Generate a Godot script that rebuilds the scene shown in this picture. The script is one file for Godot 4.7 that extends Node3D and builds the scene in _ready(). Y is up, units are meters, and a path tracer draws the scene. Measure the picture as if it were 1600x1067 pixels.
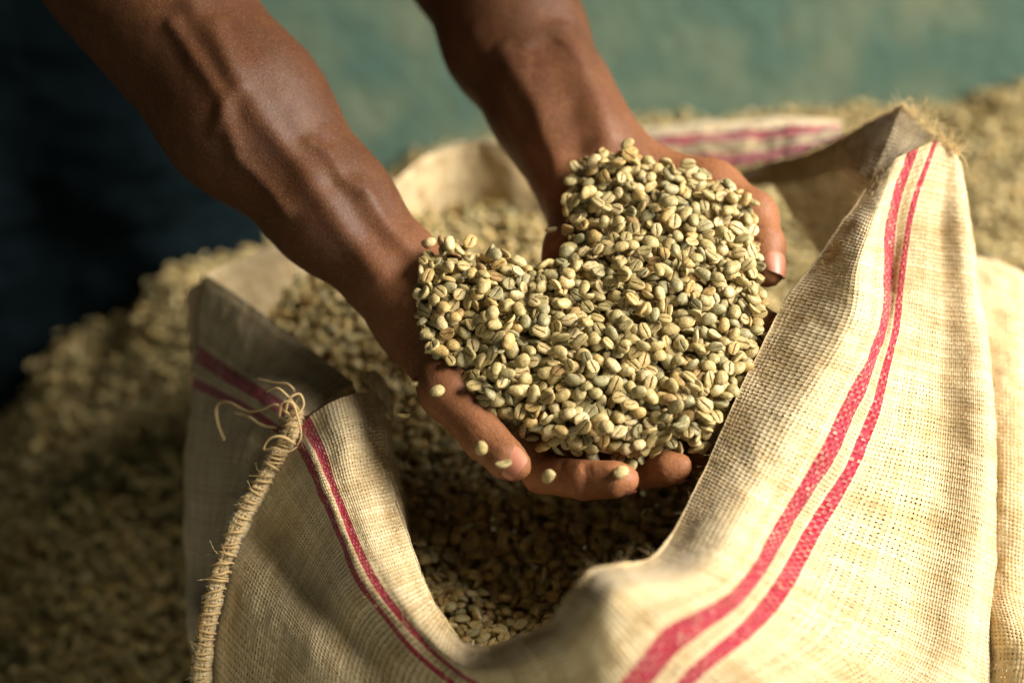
extends Node3D
# Two hands scoop green coffee beans out of an open jute sack that stands in a heap of beans.

var rng := RandomNumberGenerator.new()
var fn := FastNoiseLite.new()
var used := {}
const WARP := 0.0022          # distance between two jute yarns

# ---------------------------------------------------------------- naming
func numbered(called: String) -> String:
	var n: int = used.get(called, 0)
	used[called] = n + 1
	return called if n == 0 else "%s_%03d" % [called, n]

func tag(o: Node, label := "", category := "", group := "", kind := "") -> Node:
	if label: o.set_meta("label", label)
	if category: o.set_meta("category", category)
	if group: o.set_meta("group", group)
	if kind: o.set_meta("kind", kind)
	return o

func obj(called: String, m: Mesh, mat: Material, parent: Node = null) -> MeshInstance3D:
	var o := MeshInstance3D.new()
	o.mesh = m
	o.material_override = mat
	if parent == null:
		o.name = numbered(called)
		add_child(o, true)
	else:
		o.name = called
		var n := 0
		while parent.has_node(NodePath(o.name)):
			n += 1
			o.name = "%s_%03d" % [called, n]
		parent.add_child(o, true)
	return o

# ---------------------------------------------------------------- textures
func tex(im: Image) -> ImageTexture:
	return ImageTexture.create_from_image(im)

func noise_tex(freq: float, octaves: int, size: int, colors: PackedColorArray, offs: PackedFloat32Array, sd: int, cell := false) -> NoiseTexture2D:
	var t := NoiseTexture2D.new()
	var n := FastNoiseLite.new()
	n.seed = sd
	n.noise_type = FastNoiseLite.TYPE_CELLULAR if cell else FastNoiseLite.TYPE_SIMPLEX_SMOOTH
	n.frequency = freq
	n.fractal_octaves = octaves
	t.noise = n
	t.width = size
	t.height = size
	t.seamless = true
	var g := Gradient.new()
	g.colors = colors
	g.offsets = offs
	t.color_ramp = g
	return t

# Plain-woven jute: yarns along u (the dyed stripes run with these) over and under yarns along v; alpha is 0 in the gaps between them.
func jute(cols: int, rows: int, px: int, sd: int, stripes: bool, open: float) -> Array:
	var w := cols * px
	var h := rows * px
	var r := RandomNumberGenerator.new()
	r.seed = sd
	var n := FastNoiseLite.new()
	n.seed = sd
	n.noise_type = FastNoiseLite.TYPE_SIMPLEX
	n.frequency = 1.0
	n.fractal_octaves = 2
	var color := PackedByteArray()
	color.resize(w * h * 4)
	var high := PackedByteArray()
	high.resize(w * h)
	var tone_u := []
	var tone_v := []
	var wide_u := PackedFloat32Array()
	var wide_v := PackedFloat32Array()
	for j in rows:
		tone_u.append(Color(0.78, 0.70, 0.55).lerp(Color(0.70, 0.60, 0.43), pow(r.randf(), 2.0)) * r.randf_range(0.96, 1.04))
		wide_u.append(r.randf_range(0.35, 0.49) - open)
	for i in cols:
		tone_v.append(Color(0.79, 0.71, 0.56).lerp(Color(0.71, 0.61, 0.44), pow(r.randf(), 2.0)) * r.randf_range(0.96, 1.04))
		wide_v.append(r.randf_range(0.33, 0.48) - open)
	var red := Color(0.56, 0.035, 0.15)
	# noise along each yarn, sampled once for every crossing and wrapped
	var jit_u := PackedFloat32Array()
	var jit_v := PackedFloat32Array()
	for j in rows:
		for i in cols + 1:
			var ii := i % cols
			jit_u.append(n.get_noise_2d(ii * 0.35, j * 7.3) * 0.24)
	for i in cols:
		for j in rows + 1:
			var jj := j % rows
			jit_v.append(n.get_noise_2d(i * 7.3 + 500.0, jj * 0.35) * 0.24)
	for y in h:
		var gy := float(y) / px
		var j := int(gy)
		var fy := gy - j
		var striped := stripes and ((j >= 19 and j <= 23) or (j >= 29 and j <= 31))
		for x in w:
			var gx := float(x) / px
			var i := int(gx)
			var fx := gx - i
			var over := (i + j) % 2 == 0
			# yarn along u
			var a0 := jit_u[j * (cols + 1) + i]
			var ju := a0 + (jit_u[j * (cols + 1) + i + 1] - a0) * fx
			var b0 := jit_v[i * (rows + 1) + j]
			var jv := b0 + (jit_v[i * (rows + 1) + j + 1] - b0) * fy
			var du := (fy - 0.5 - ju * 0.5) / (wide_u[j] + ju * 0.35)
			var dv := (fx - 0.5 - jv * 0.5) / (wide_v[i] + jv * 0.35)
			var hu := -9.0
			var hv := -9.0
			if absf(du) < 1.0:
				hu = sqrt(1.0 - du * du) * 0.75 + cos((fx - 0.5) * PI) * (0.55 if over else -0.55)
			if absf(dv) < 1.0:
				hv = sqrt(1.0 - dv * dv) * 0.75 + cos((fy - 0.5) * PI) * (-0.55 if over else 0.55)
			var c := Color(0.2, 0.15, 0.08)
			var z := 0.0
			var k := (y * w + x) * 4
			if hu > -5.0 or hv > -5.0:
				var fib := 0.0
				if hu >= hv:
					c = tone_u[j]
					if striped:
						c = red.lerp(c, clampf(0.10 + 1.2 * ju + 0.3 * jit_u[(j * 7 % rows) * (cols + 1) + i], 0.02, 0.5))
					fib = sin(du * 9.0 + fx * 3.0 + j) * 0.06
					z = hu
				else:
					c = tone_v[i]
					if striped:
						c = c.lerp(red, clampf(0.55 + 1.6 * jv, 0.25, 0.8))
					fib = sin(dv * 9.0 + fy * 3.0 + i) * 0.06
					z = hv
				c = c * (1.0 + fib + (float((x * 7919 + y * 104729) % 97) / 97.0 - 0.5) * 0.10)
				color[k + 3] = 255
			else:
				color[k + 3] = 0
				z = -0.55
			color[k] = int(clampf(c.r, 0.0, 1.0) * 255.0)
			color[k + 1] = int(clampf(c.g, 0.0, 1.0) * 255.0)
			color[k + 2] = int(clampf(c.b, 0.0, 1.0) * 255.0)
			high[y * w + x] = int(clampf((z + 0.55) / 1.9, 0.0, 1.0) * 255.0)
	return [tex(Image.create_from_data(w, h, false, Image.FORMAT_RGBA8, color)), tex(Image.create_from_data(w, h, false, Image.FORMAT_L8, high))]

func cloth_material(maps: Array, holes: bool) -> StandardMaterial3D:
	var m := StandardMaterial3D.new()
	m.albedo_texture = maps[0]
	m.roughness = 0.92
	m.metallic_specular = 0.25
	m.heightmap_enabled = true
	m.heightmap_texture = maps[1]
	m.heightmap_scale = 0.075
	m.rim_enabled = true
	m.rim = 0.35
	m.rim_tint = 0.5
	m.cull_mode = BaseMaterial3D.CULL_DISABLED
	m.detail_enabled = true
	m.detail_blend_mode = BaseMaterial3D.BLEND_MODE_MUL
	m.detail_albedo = blotches
	m.backlight_enabled = true
	m.backlight = Color(0.26, 0.25, 0.23)
	if holes:
		m.transparency = BaseMaterial3D.TRANSPARENCY_ALPHA_SCISSOR
		m.alpha_scissor_threshold = 0.5
	return m

# ---------------------------------------------------------------- cloth
func cat(a: Vector3, b: Vector3, c: Vector3, d: Vector3, t: float) -> Vector3:
	return 0.5 * (2.0 * b + (c - a) * t + (2.0 * a - 5.0 * b + 4.0 * c - d) * t * t + (3.0 * b - a - 3.0 * c + d) * t * t * t)

func curve_at(p: Array, t: float) -> Vector3:
	var n := p.size()
	var i := clampi(int(t), 0, n - 2)
	var b: Vector3 = p[i]
	var c: Vector3 = p[i + 1]
	var a: Vector3 = p[i - 1] if i > 0 else 2.0 * b - c
	var d: Vector3 = p[i + 2] if i + 2 < n else 2.0 * c - b
	return cat(a, b, c, d, t - i)

# grid: columns, each a list of points from the first row to the last; vs: the distance of each row from the sack's edge, along the cloth
func cloth(called: String, grid: Array, vs: Array, nu: int, nv: int, mat: Material, parent: Node, u0 := 0.0, amp := 0.0012) -> MeshInstance3D:
	var cols := grid.size()
	var rows: int = grid[0].size()
	var fine := []           # nu+1 columns, each with the control rows
	for i in nu + 1:
		var t := float(i) / nu * (cols - 1)
		var col := []
		for j in rows:
			var line := []
			for c in cols:
				line.append(grid[c][j])
			col.append(curve_at(line, t))
		fine.append(col)
	var pts := PackedVector3Array()
	var uvs := PackedVector2Array()
	var u := u0
	var mid := mini(2, rows - 1)
	for i in nu + 1:
		if i > 0:
			u += (fine[i][mid] as Vector3).distance_to(fine[i - 1][mid])
		for j in nv + 1:
			var t := float(j) / nv * (rows - 1)
			var jj := clampi(int(t), 0, rows - 2)
			var v: float = lerpf(vs[jj], vs[jj + 1], t - jj)
			pts.append(curve_at(fine[i], t))
			uvs.append(Vector2(u / (64.0 * WARP), v / (128.0 * WARP)))
	var nor := PackedVector3Array()
	nor.resize(pts.size())
	for pass_no in 2:
		for i in nu + 1:
			for j in nv + 1:
				var du := pts[mini(i + 1, nu) * (nv + 1) + j] - pts[maxi(i - 1, 0) * (nv + 1) + j]
				var dv := pts[i * (nv + 1) + mini(j + 1, nv)] - pts[i * (nv + 1) + maxi(j - 1, 0)]
				nor[i * (nv + 1) + j] = dv.cross(du).normalized()
		if pass_no == 0:
			for k in pts.size():
				var p := pts[k]
				var q := p * 1.0
				pts[k] = p - nor[k] * (fn.get_noise_3d(q.x * 22.0, q.y * 22.0, q.z * 22.0) * amp * 1.6 + fn.get_noise_3d(q.x * 70.0 + 9.0, q.y * 70.0, q.z * 70.0) * amp * 0.5)
	var idx := PackedInt32Array()
	for i in nu:
		for j in nv:
			var a := i * (nv + 1) + j
			var b := a + nv + 1
			idx.append_array([a, b, b + 1, a, b + 1, a + 1])
	var arr := []
	arr.resize(Mesh.ARRAY_MAX)
	arr[Mesh.ARRAY_VERTEX] = pts
	arr[Mesh.ARRAY_NORMAL] = nor
	arr[Mesh.ARRAY_TEX_UV] = uvs
	arr[Mesh.ARRAY_INDEX] = idx
	var m := ArrayMesh.new()
	m.add_surface_from_arrays(Mesh.PRIMITIVE_TRIANGLES, arr)
	return obj(called, m, mat, parent)

# a round yarn through points
func tube(st: SurfaceTool, p: Array, rad: float, steps: int, sides: int, taper := 0.0) -> void:
	var rings := []
	for i in steps + 1:
		var t := float(i) / steps * (p.size() - 1)
		var c := curve_at(p, t)
		var ahead := (curve_at(p, minf(t + 0.05, p.size() - 1)) - curve_at(p, maxf(t - 0.05, 0.0)))
		if ahead.length() < 1e-7: ahead = Vector3.UP * 1e-4
		ahead = ahead.normalized()
		var s := ahead.cross(Vector3(0.31, 0.83, 0.46)).normalized()
		var o := ahead.cross(s)
		var r := rad * (1.0 - taper * float(i) / steps)
		var ring := []
		for k in sides:
			var a := TAU * k / sides
			ring.append([c + (s * cos(a) + o * sin(a)) * r, s * cos(a) + o * sin(a)])
		rings.append(ring)
	for i in steps:
		for k in sides:
			var k2 := (k + 1) % sides
			for q in [[i, k], [i + 1, k], [i + 1, k2], [i, k], [i + 1, k2], [i, k2]]:
				st.set_normal(rings[q[0]][q[1]][1])
				st.add_vertex(rings[q[0]][q[1]][0])

func start() -> SurfaceTool:
	var st := SurfaceTool.new()
	st.begin(Mesh.PRIMITIVE_TRIANGLES)
	return st

# ---------------------------------------------------------------- beans
func bean_mesh(a: float, b: float, c: float, flat: float, bend: float, sd: int) -> ArrayMesh:
	var r := RandomNumberGenerator.new()
	r.seed = sd
	var n := FastNoiseLite.new()
	n.seed = sd
	n.frequency = 1.0
	var around := []      # [y, z] on the unit cross-section
	for k in 9:
		var t := PI * k / 8.0
		around.append([sin(t), cos(t)])
	for z in [-0.93, -0.72, -0.42, -0.2, -0.1, -0.05, 0.0, 0.05, 0.1, 0.2, 0.42, 0.72, 0.93]:
		around.append([-1.0, z])
	var rings := 13
	var sides := around.size()
	var pts := PackedVector3Array()
	var cols := PackedColorArray()
	for i in rings:
		var f := PI * (0.02 + 0.96 * i / (rings - 1.0))
		var x := -cos(f)
		var s := pow(sin(f), 0.85)
		for k in sides:
			var yy: float = around[k][0]
			var zz: float = around[k][1]
			var p := Vector3(x * a, 0, zz * s * c)
			var tint := Color(1, 1, 1)
			if yy >= 0.0 and k < 9:
				p.y = pow(yy, 0.9) * s * b
			else:
				var lip := sqrt(maxf(0.0, 1.0 - zz * zz))
				p.y = -flat * s * pow(lip, 0.6)
				var g := exp(-pow((zz - 0.10 * sin(x * 2.6 + bend)) / 0.075, 2.0)) * clampf(s * 1.5 - 0.15, 0.0, 1.0)
				p.y += g * b * 0.32
				tint = Color(1, 1, 1).lerp(Color(0.62, 0.42, 0.25), clampf(g * 1.15, 0.0, 1.0))
			p.y += bend * 0.0006 * x * x
			p.z += bend * 0.0007 * x * x
			p += p.normalized() * n.get_noise_3d(p.x * 330.0, p.y * 330.0, p.z * 330.0) * 0.00045
			var blot := 1.0 + 0.16 * n.get_noise_3d(p.x * 420.0 + 4.0, p.y * 420.0, p.z * 420.0)
			pts.append(p)
			cols.append(Color(tint.r * blot, tint.g * blot, tint.b * blot * blot))
	var st := start()
	st.set_smooth_group(0)
	for k in pts.size():
		st.set_color(cols[k])
		st.add_vertex(pts[k])
	for i in rings - 1:
		for k in sides:
			var k2 := (k + 1) % sides
			for q in [i * sides + k, (i + 1) * sides + k2, (i + 1) * sides + k, i * sides + k, i * sides + k2, (i + 1) * sides + k2]:
				st.add_index(q)
	for k in range(1, sides - 1):
		for q in [0, k + 1, k]: st.add_index(q)
		var e := (rings - 1) * sides
		for q in [e, e + k, e + k + 1]: st.add_index(q)
	st.generate_normals()
	return st.commit()

const TONES := [Color(0.44, 0.335, 0.145), Color(0.38, 0.305, 0.14), Color(0.52, 0.40, 0.19), Color(0.33, 0.285, 0.15), Color(0.47, 0.325, 0.125), Color(0.57, 0.45, 0.24), Color(0.37, 0.235, 0.095)]
const HUES := ["olive tan", "dull olive", "pale tan", "grey-green", "yellowish", "cream-coloured", "brownish"]
const SHARE := [0.27, 0.47, 0.64, 0.78, 0.88, 0.97, 1.0]

func tone_no(r: RandomNumberGenerator) -> int:
	var f := r.randf()
	for k in SHARE.size():
		if f < SHARE[k]: return k
	return 0

# a bed of beans rained one by one on to a surface; each comes to rest on those below it
class Bed:
	var x0: float
	var z0: float
	var c: float
	var nx: int
	var nz: int
	var low := PackedFloat32Array()      # what is filled so far
	var goal := PackedFloat32Array()     # how high it shall be; under -1: none
	var own := PackedInt32Array()
	var beans: Array[Transform3D] = []
	var face := PackedInt32Array()       # 0 domed side up, 1 crease up, 2 on edge
	var free := PackedInt32Array()

	func _init(ax: float, az: float, bx: float, bz: float, cell: float) -> void:
		x0 = ax; z0 = az; c = cell
		nx = int((bx - ax) / cell) + 1
		nz = int((bz - az) / cell) + 1
		low.resize(nx * nz); goal.resize(nx * nz); own.resize(nx * nz)
		low.fill(-9.0); goal.fill(-9.0); own.fill(-1)

	func rain(count: int, tries: int, r: RandomNumberGenerator, ax: Vector3, wild := 0.34) -> void:
		free.clear()
		for k in goal.size():
			if goal[k] > -5.0: free.append(k)
		if free.is_empty(): return
		var a2 := ax * ax
		var reach := int(ax.x / c) + 1
		for n in count:
			var best := 1e9
			var bt := Transform3D()
			var bf := 0
			var bi := 0
			for t in tries:
				var k := free[r.randi() % free.size()]
				var guard := 0
				while low[k] > goal[k] and guard < 12:
					k = free[r.randi() % free.size()]
					guard += 1
				if low[k] > goal[k]: continue
				var ix := k % nx
				var iz := k / nx
				if ix < 2 or iz < 2 or ix >= nx - 2 or iz >= nz - 2: continue
				var up := Vector3.UP
				if goal[k - 2] > -5.0 and goal[k + 2] > -5.0 and goal[k - 2 * nx] > -5.0 and goal[k + 2 * nx] > -5.0:
					up = Vector3(goal[k - 2] - goal[k + 2], 4.0 * c, goal[k - 2 * nx] - goal[k + 2 * nx]).normalized()
				var f := r.randf()
				var side := 0 if f < 0.46 else (1 if f < 0.84 else 2)
				var roll := r.randfn(0.0, wild) + (0.0 if side == 0 else (PI if side == 1 else (PI * 0.5 if r.randf() < 0.5 else -PI * 0.5)))
				var b := Basis(Quaternion(Vector3.UP, up)) * Basis(Vector3.UP, r.randf() * TAU) * Basis(Vector3.BACK, r.randfn(0.0, wild * 0.8)) * Basis(Vector3.RIGHT, roll)
				# inverse quadratic form of the bean's ellipsoid
				var A := b.scaled_local(Vector3(1.0 / a2.x, 1.0 / a2.y, 1.0 / a2.z)) * b.transposed()
				var A00 := A.x.x
				var A01 := A.x.y
				var A02 := A.x.z
				var A11 := A.y.y
				var A12 := A.y.z
				var A22 := A.z.z
				var y := -9.0
				for dz in range(-reach, reach + 1):
					var jz := iz + dz
					if jz < 0 or jz >= nz: continue
					for dx in range(-reach, reach + 1):
						var jx := ix + dx
						if jx < 0 or jx >= nx: continue
						var px := dx * c
						var pz := dz * c
						var B := A01 * px + A12 * pz
						var disc := B * B - A11 * (A00 * px * px + 2.0 * A02 * px * pz + A22 * pz * pz - 1.0)
						if disc <= 0.0: continue
						var lo := (-B - sqrt(disc)) / A11
						var need := low[jz * nx + jx] - lo
						if need > y: y = need
				if y < -5.0: continue
				var score := y - goal[k]
				if score < best:
					best = score
					bt = Transform3D(b, Vector3(x0 + ix * c, y - 0.0004, z0 + iz * c))
					bf = side
					bi = k
			if best > 1e8: continue
			var id := beans.size()
			beans.append(bt.scaled_local(Vector3.ONE * r.randf_range(0.88, 1.13) * Vector3(r.randf_range(0.93, 1.08), 1.0, 1.0)))
			face.append(bf)
			var b2 := bt.basis
			var A := b2.scaled_local(Vector3(1.0 / a2.x, 1.0 / a2.y, 1.0 / a2.z)) * b2.transposed()
			var ix2 := bi % nx
			var iz2 := bi / nx
			for dz in range(-reach, reach + 1):
				var jz := iz2 + dz
				if jz < 0 or jz >= nz: continue
				for dx in range(-reach, reach + 1):
					var jx := ix2 + dx
					if jx < 0 or jx >= nx: continue
					var px := dx * c
					var pz := dz * c
					var B := A.x.y * px + A.y.z * pz
					var disc := B * B - A.y.y * (A.x.x * px * px + 2.0 * A.x.z * px * pz + A.z.z * pz * pz - 1.0)
					if disc <= 0.0: continue
					var hi := bt.origin.y + (-B + sqrt(disc)) / A.y.y
					var kk := jz * nx + jx
					if hi > low[kk]:
						low[kk] = hi
						own[kk] = id

func inside(poly: PackedVector2Array, p: Vector2) -> bool:
	return Geometry2D.is_point_in_polygon(p, poly)

func edge_distance(poly: PackedVector2Array, p: Vector2) -> float:
	var d := 1e9
	for i in poly.size():
		d = minf(d, Geometry2D.get_closest_point_to_segment(p, poly[i], poly[(i + 1) % poly.size()]).distance_to(p))
	return d

func lay_of(pts: Array, x: float, z: float, power := 3.0) -> float:
	var s := 0.0
	var w := 0.0
	for p: Vector3 in pts:
		var d := Vector2(p.x - x, p.z - z).length() + 0.02
		var k := 1.0 / pow(d, power)
		s += k * p.y
		w += k
	return s / w

var bean_shapes: Array[ArrayMesh] = []
var bean_mats: Array[StandardMaterial3D] = []
var copy_mat: StandardMaterial3D
var blotches: NoiseTexture2D

func scatter(called: String, beans: Array, label: String, group := "", shade := 0.0) -> void:
	# everything that is too many to count: one object with a MultiMesh per bean shape
	var root := Node3D.new()
	root.name = numbered(called)
	add_child(root)
	tag(root, label, "coffee beans", group, "stuff")
	var split := []
	for s in bean_shapes: split.append([])
	for k in beans.size(): split[k % bean_shapes.size()].append(beans[k])
	for s in bean_shapes.size():
		if split[s].is_empty(): continue
		var mm := MultiMesh.new()
		mm.transform_format = MultiMesh.TRANSFORM_3D
		mm.use_colors = true
		mm.mesh = bean_shapes[s]
		mm.instance_count = split[s].size()
		for k in split[s].size():
			mm.set_instance_transform(k, split[s][k])
			var c: Color = TONES[tone_no(rng)] * rng.randf_range(0.88, 1.1)
			mm.set_instance_color(k, c)
		var o := MultiMeshInstance3D.new()
		o.name = "beans" if s == 0 else "beans_%03d" % s
		o.multimesh = mm
		o.material_override = copy_mat
		o.set_meta("kind", "stuff")
		root.add_child(o, true)

func one_bean(at: Transform3D, k: int, label: String, group := "") -> MeshInstance3D:
	var t := tone_no(rng)
	var o := obj("coffee_bean", bean_shapes[k % bean_shapes.size()], bean_mats[t])
	o.transform = at
	var hue: String = HUES[t]
	tag(o, label.replace("HUE", hue), "coffee bean", group.replace("HUE", hue))
	return o

# ---------------------------------------------------------------- flesh
# bones: [from, radius, to, radius, blend, tone]; one smooth surface round all of them, found with surface nets
func flesh(bones: Array, cell: float) -> Array:
	var lo := Vector3.ONE * 1e9
	var hi := -lo
	for b in bones:
		var m: float = maxf(b[1], b[3]) + 0.012
		lo = lo.min((b[0] as Vector3) - Vector3.ONE * m).min((b[2] as Vector3) - Vector3.ONE * m)
		hi = hi.max((b[0] as Vector3) + Vector3.ONE * m).max((b[2] as Vector3) + Vector3.ONE * m)
	var nx := int((hi.x - lo.x) / cell) + 2
	var ny := int((hi.y - lo.y) / cell) + 2
	var nz := int((hi.z - lo.z) / cell) + 2
	var f := PackedFloat32Array()
	f.resize(nx * ny * nz)
	f.fill(0.03)
	for b in bones:
		var p: Vector3 = b[0]
		var q: Vector3 = b[2]
		var r0: float = b[1]
		var r1: float = b[3]
		var k: float = b[4]
		var pq := q - p
		var l2 := maxf(pq.length_squared(), 1e-9)
		var big := maxf(r0, r1) + k + cell * 2.0
		var a := ((p.min(q) - Vector3.ONE * big - lo) / cell).floor()
		var e := ((p.max(q) + Vector3.ONE * big - lo) / cell).ceil()
		for z in range(maxi(0, int(a.z)), mini(nz, int(e.z) + 1)):
			for y in range(maxi(0, int(a.y)), mini(ny, int(e.y) + 1)):
				# along x only where the row comes near the bone
				var row := (z * ny + y) * nx
				for x in range(maxi(0, int(a.x)), mini(nx, int(e.x) + 1)):
					var w := lo + Vector3(x, y, z) * cell - p
					var t := clampf(w.dot(pq) / l2, 0.0, 1.0)
					var d := (w - pq * t).length() - (r0 + (r1 - r0) * t)
					if d < 0.03:
						var v := f[row + x]
						var h := maxf(k - absf(v - d), 0.0) / k
						f[row + x] = minf(v, d) - h * h * k * 0.25
	var at := {}
	var pts := PackedVector3Array()
	var grad := PackedVector3Array()
	var offs := [0, 1, nx, nx + 1, nx * ny, nx * ny + 1, nx * ny + nx, nx * ny + nx + 1]
	var edges := [[0, 1], [2, 3], [4, 5], [6, 7], [0, 2], [1, 3], [4, 6], [5, 7], [0, 4], [1, 5], [2, 6], [3, 7]]
	var corner := []
	for i in 8: corner.append(Vector3(i & 1, (i >> 1) & 1, i >> 2))
	for z in nz - 1:
		for y in ny - 1:
			for x in nx - 1:
				var o := (z * ny + y) * nx + x
				var v0 := f[o]
				if absf(v0) > cell * 2.2: continue
				var neg := 0
				for i in 8:
					if f[o + offs[i]] < 0.0: neg += 1
				if neg == 0 or neg == 8: continue
				var s := Vector3.ZERO
				var n := 0
				for ed in edges:
					var fa := f[o + offs[ed[0]]]
					var fb := f[o + offs[ed[1]]]
					if (fa < 0.0) != (fb < 0.0):
						s += (corner[ed[0]] as Vector3).lerp(corner[ed[1]], fa / (fa - fb))
						n += 1
				at[o] = pts.size()
				pts.append(lo + (Vector3(x, y, z) + s / n) * cell)
				grad.append(Vector3(f[o + 1] - v0, f[o + nx] - v0, f[o + nx * ny] - v0).normalized())
	var idx := PackedInt32Array()
	var step := [1, nx, nx * ny]
	for o: int in at:
		for axis in 3:
			var u: int = step[(axis + 1) % 3]
			var w: int = step[(axis + 2) % 3]
			if (f[o] < 0.0) == (f[o + step[axis]] < 0.0): continue
			if not (at.has(o - u) and at.has(o - w) and at.has(o - u - w)): continue
			var q := [at[o], at[o - u], at[o - u - w], at[o - w]]
			if f[o] >= 0.0: q.reverse()
			idx.append_array([q[0], q[1], q[2], q[0], q[2], q[3]])
	return [pts, idx, grad]

func normals_of(pts: PackedVector3Array, idx: PackedInt32Array) -> PackedVector3Array:
	var n := PackedVector3Array()
	n.resize(pts.size())
	for k in range(0, idx.size(), 3):
		var c := (pts[idx[k + 2]] - pts[idx[k]]).cross(pts[idx[k + 1]] - pts[idx[k]])
		n[idx[k]] += c
		n[idx[k + 1]] += c
		n[idx[k + 2]] += c
	for k in n.size(): n[k] = n[k].normalized()
	return n

# ridges: [list of points, height, width]: veins and sinews under the skin (height > 0) and creases (height < 0)
func skin_mesh(bones: Array, ridges: Array, cell: float) -> Array:
	var made := flesh(bones, cell)
	var pts: PackedVector3Array = made[0]
	var idx: PackedInt32Array = made[1]
	for smooth in 1:
		var sum := PackedVector3Array()
		sum.resize(pts.size())
		var cnt := PackedInt32Array()
		cnt.resize(pts.size())
		for k in range(0, idx.size(), 3):
			for e in 3:
				var i := idx[k + e]
				var j := idx[k + (e + 1) % 3]
				sum[i] += pts[j]
				cnt[i] += 1
		for k in pts.size():
			if cnt[k] > 0: pts[k] = pts[k].lerp(sum[k] / cnt[k], 0.5)
	var nor := normals_of(pts, idx)
	if nor.size() and nor[0].dot(made[2][0]) < 0.0:
		for k in nor.size(): nor[k] = -nor[k]
	for rd in ridges:
		var p: Array = rd[0]
		var box := AABB(p[0], Vector3.ZERO)
		for q: Vector3 in p: box = box.expand(q)
		box = box.grow(0.03)
		for k in pts.size():
			if not box.has_point(pts[k]): continue
			var best := 1.0
			for s in p.size() - 1:
				var cp := Geometry3D.get_closest_point_to_segment(pts[k], p[s], p[s + 1])
				var off := pts[k] - cp
				if off.length() > 0.022: continue
				off -= nor[k] * off.dot(nor[k])
				best = minf(best, off.length())
			if best < rd[2] * 3.0:
				pts[k] += nor[k] * rd[1] * 0.95 * exp(-pow(best / rd[2], 2.0))
	for k in pts.size():
		var q := pts[k]
		pts[k] += nor[k] * (fn.get_noise_3d(q.x * 60.0, q.y * 60.0, q.z * 60.0) * 0.0004)
	nor = normals_of(pts, idx)
	var cols := PackedColorArray()
	for k in pts.size():
		var r := 0.0
		var s := 0.0
		for b in bones:
			var cp := Geometry3D.get_closest_point_to_segment(pts[k], b[0], b[2])
			var w := exp(-cp.distance_to(pts[k]) / 0.006) + 1e-9
			s += w
			r += w * float(b[5])
		r /= s
		var q := pts[k]
		var m := fn.get_noise_3d(q.x * 35.0 + 3.0, q.y * 35.0, q.z * 35.0)
		var c := Color(0.075, 0.029, 0.0135).lerp(Color(0.36, 0.145, 0.062), clampf(r + m * 0.06, 0.0, 1.0))
		cols.append(c * (1.0 + m * 0.06))
	var arr := []
	arr.resize(Mesh.ARRAY_MAX)
	arr[Mesh.ARRAY_VERTEX] = pts
	arr[Mesh.ARRAY_NORMAL] = nor
	arr[Mesh.ARRAY_COLOR] = cols
	arr[Mesh.ARRAY_INDEX] = idx
	return arr

func nail(tip: Vector3, along: Vector3, up: Vector3, r: float, length: float, mat: Material, parent: Node) -> void:
	# a curved plate that lies on the finger's back, its free edge just past the fingertip
	along = along.normalized()
	up = (up - along * up.dot(along)).normalized()
	var side := along.cross(up)
	var pts := []
	var nu := 12
	var nv := 10
	for i in nu + 1:
		var row := []
		for j in nv + 1:
			var a := (float(j) / nv - 0.5) * 2.0
			var t := float(i) / nu
			var half := 1.1 * (0.86 + 0.14 * sin(t * PI * 0.6))
			var back := 0.0
			if t < 0.35: back = 0.0026 * a * a * (1.0 - t / 0.35)
			var fwd := 0.0
			if t > 0.6: fwd = -0.0030 * a * a * (t - 0.6) / 0.4
			var rr := r + 0.0005 - 0.0022 * t * t + (-0.0008 if i == 0 or j == 0 or j == nv else 0.0)
			row.append(tip + along * (-length * 0.62 + t * length + back + fwd) + (up * cos(a * half) + side * sin(a * half)) * rr)
		pts.append(row)
	var st := start()
	st.set_smooth_group(0)
	for i in nu:
		for j in nv:
			for q in [[i, j], [i + 1, j], [i + 1, j + 1], [i, j], [i + 1, j + 1], [i, j + 1]]:
				st.add_vertex(pts[q[0]][q[1]])
	st.index()
	st.generate_normals()
	obj("fingernail", st.commit(), mat, parent)

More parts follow.
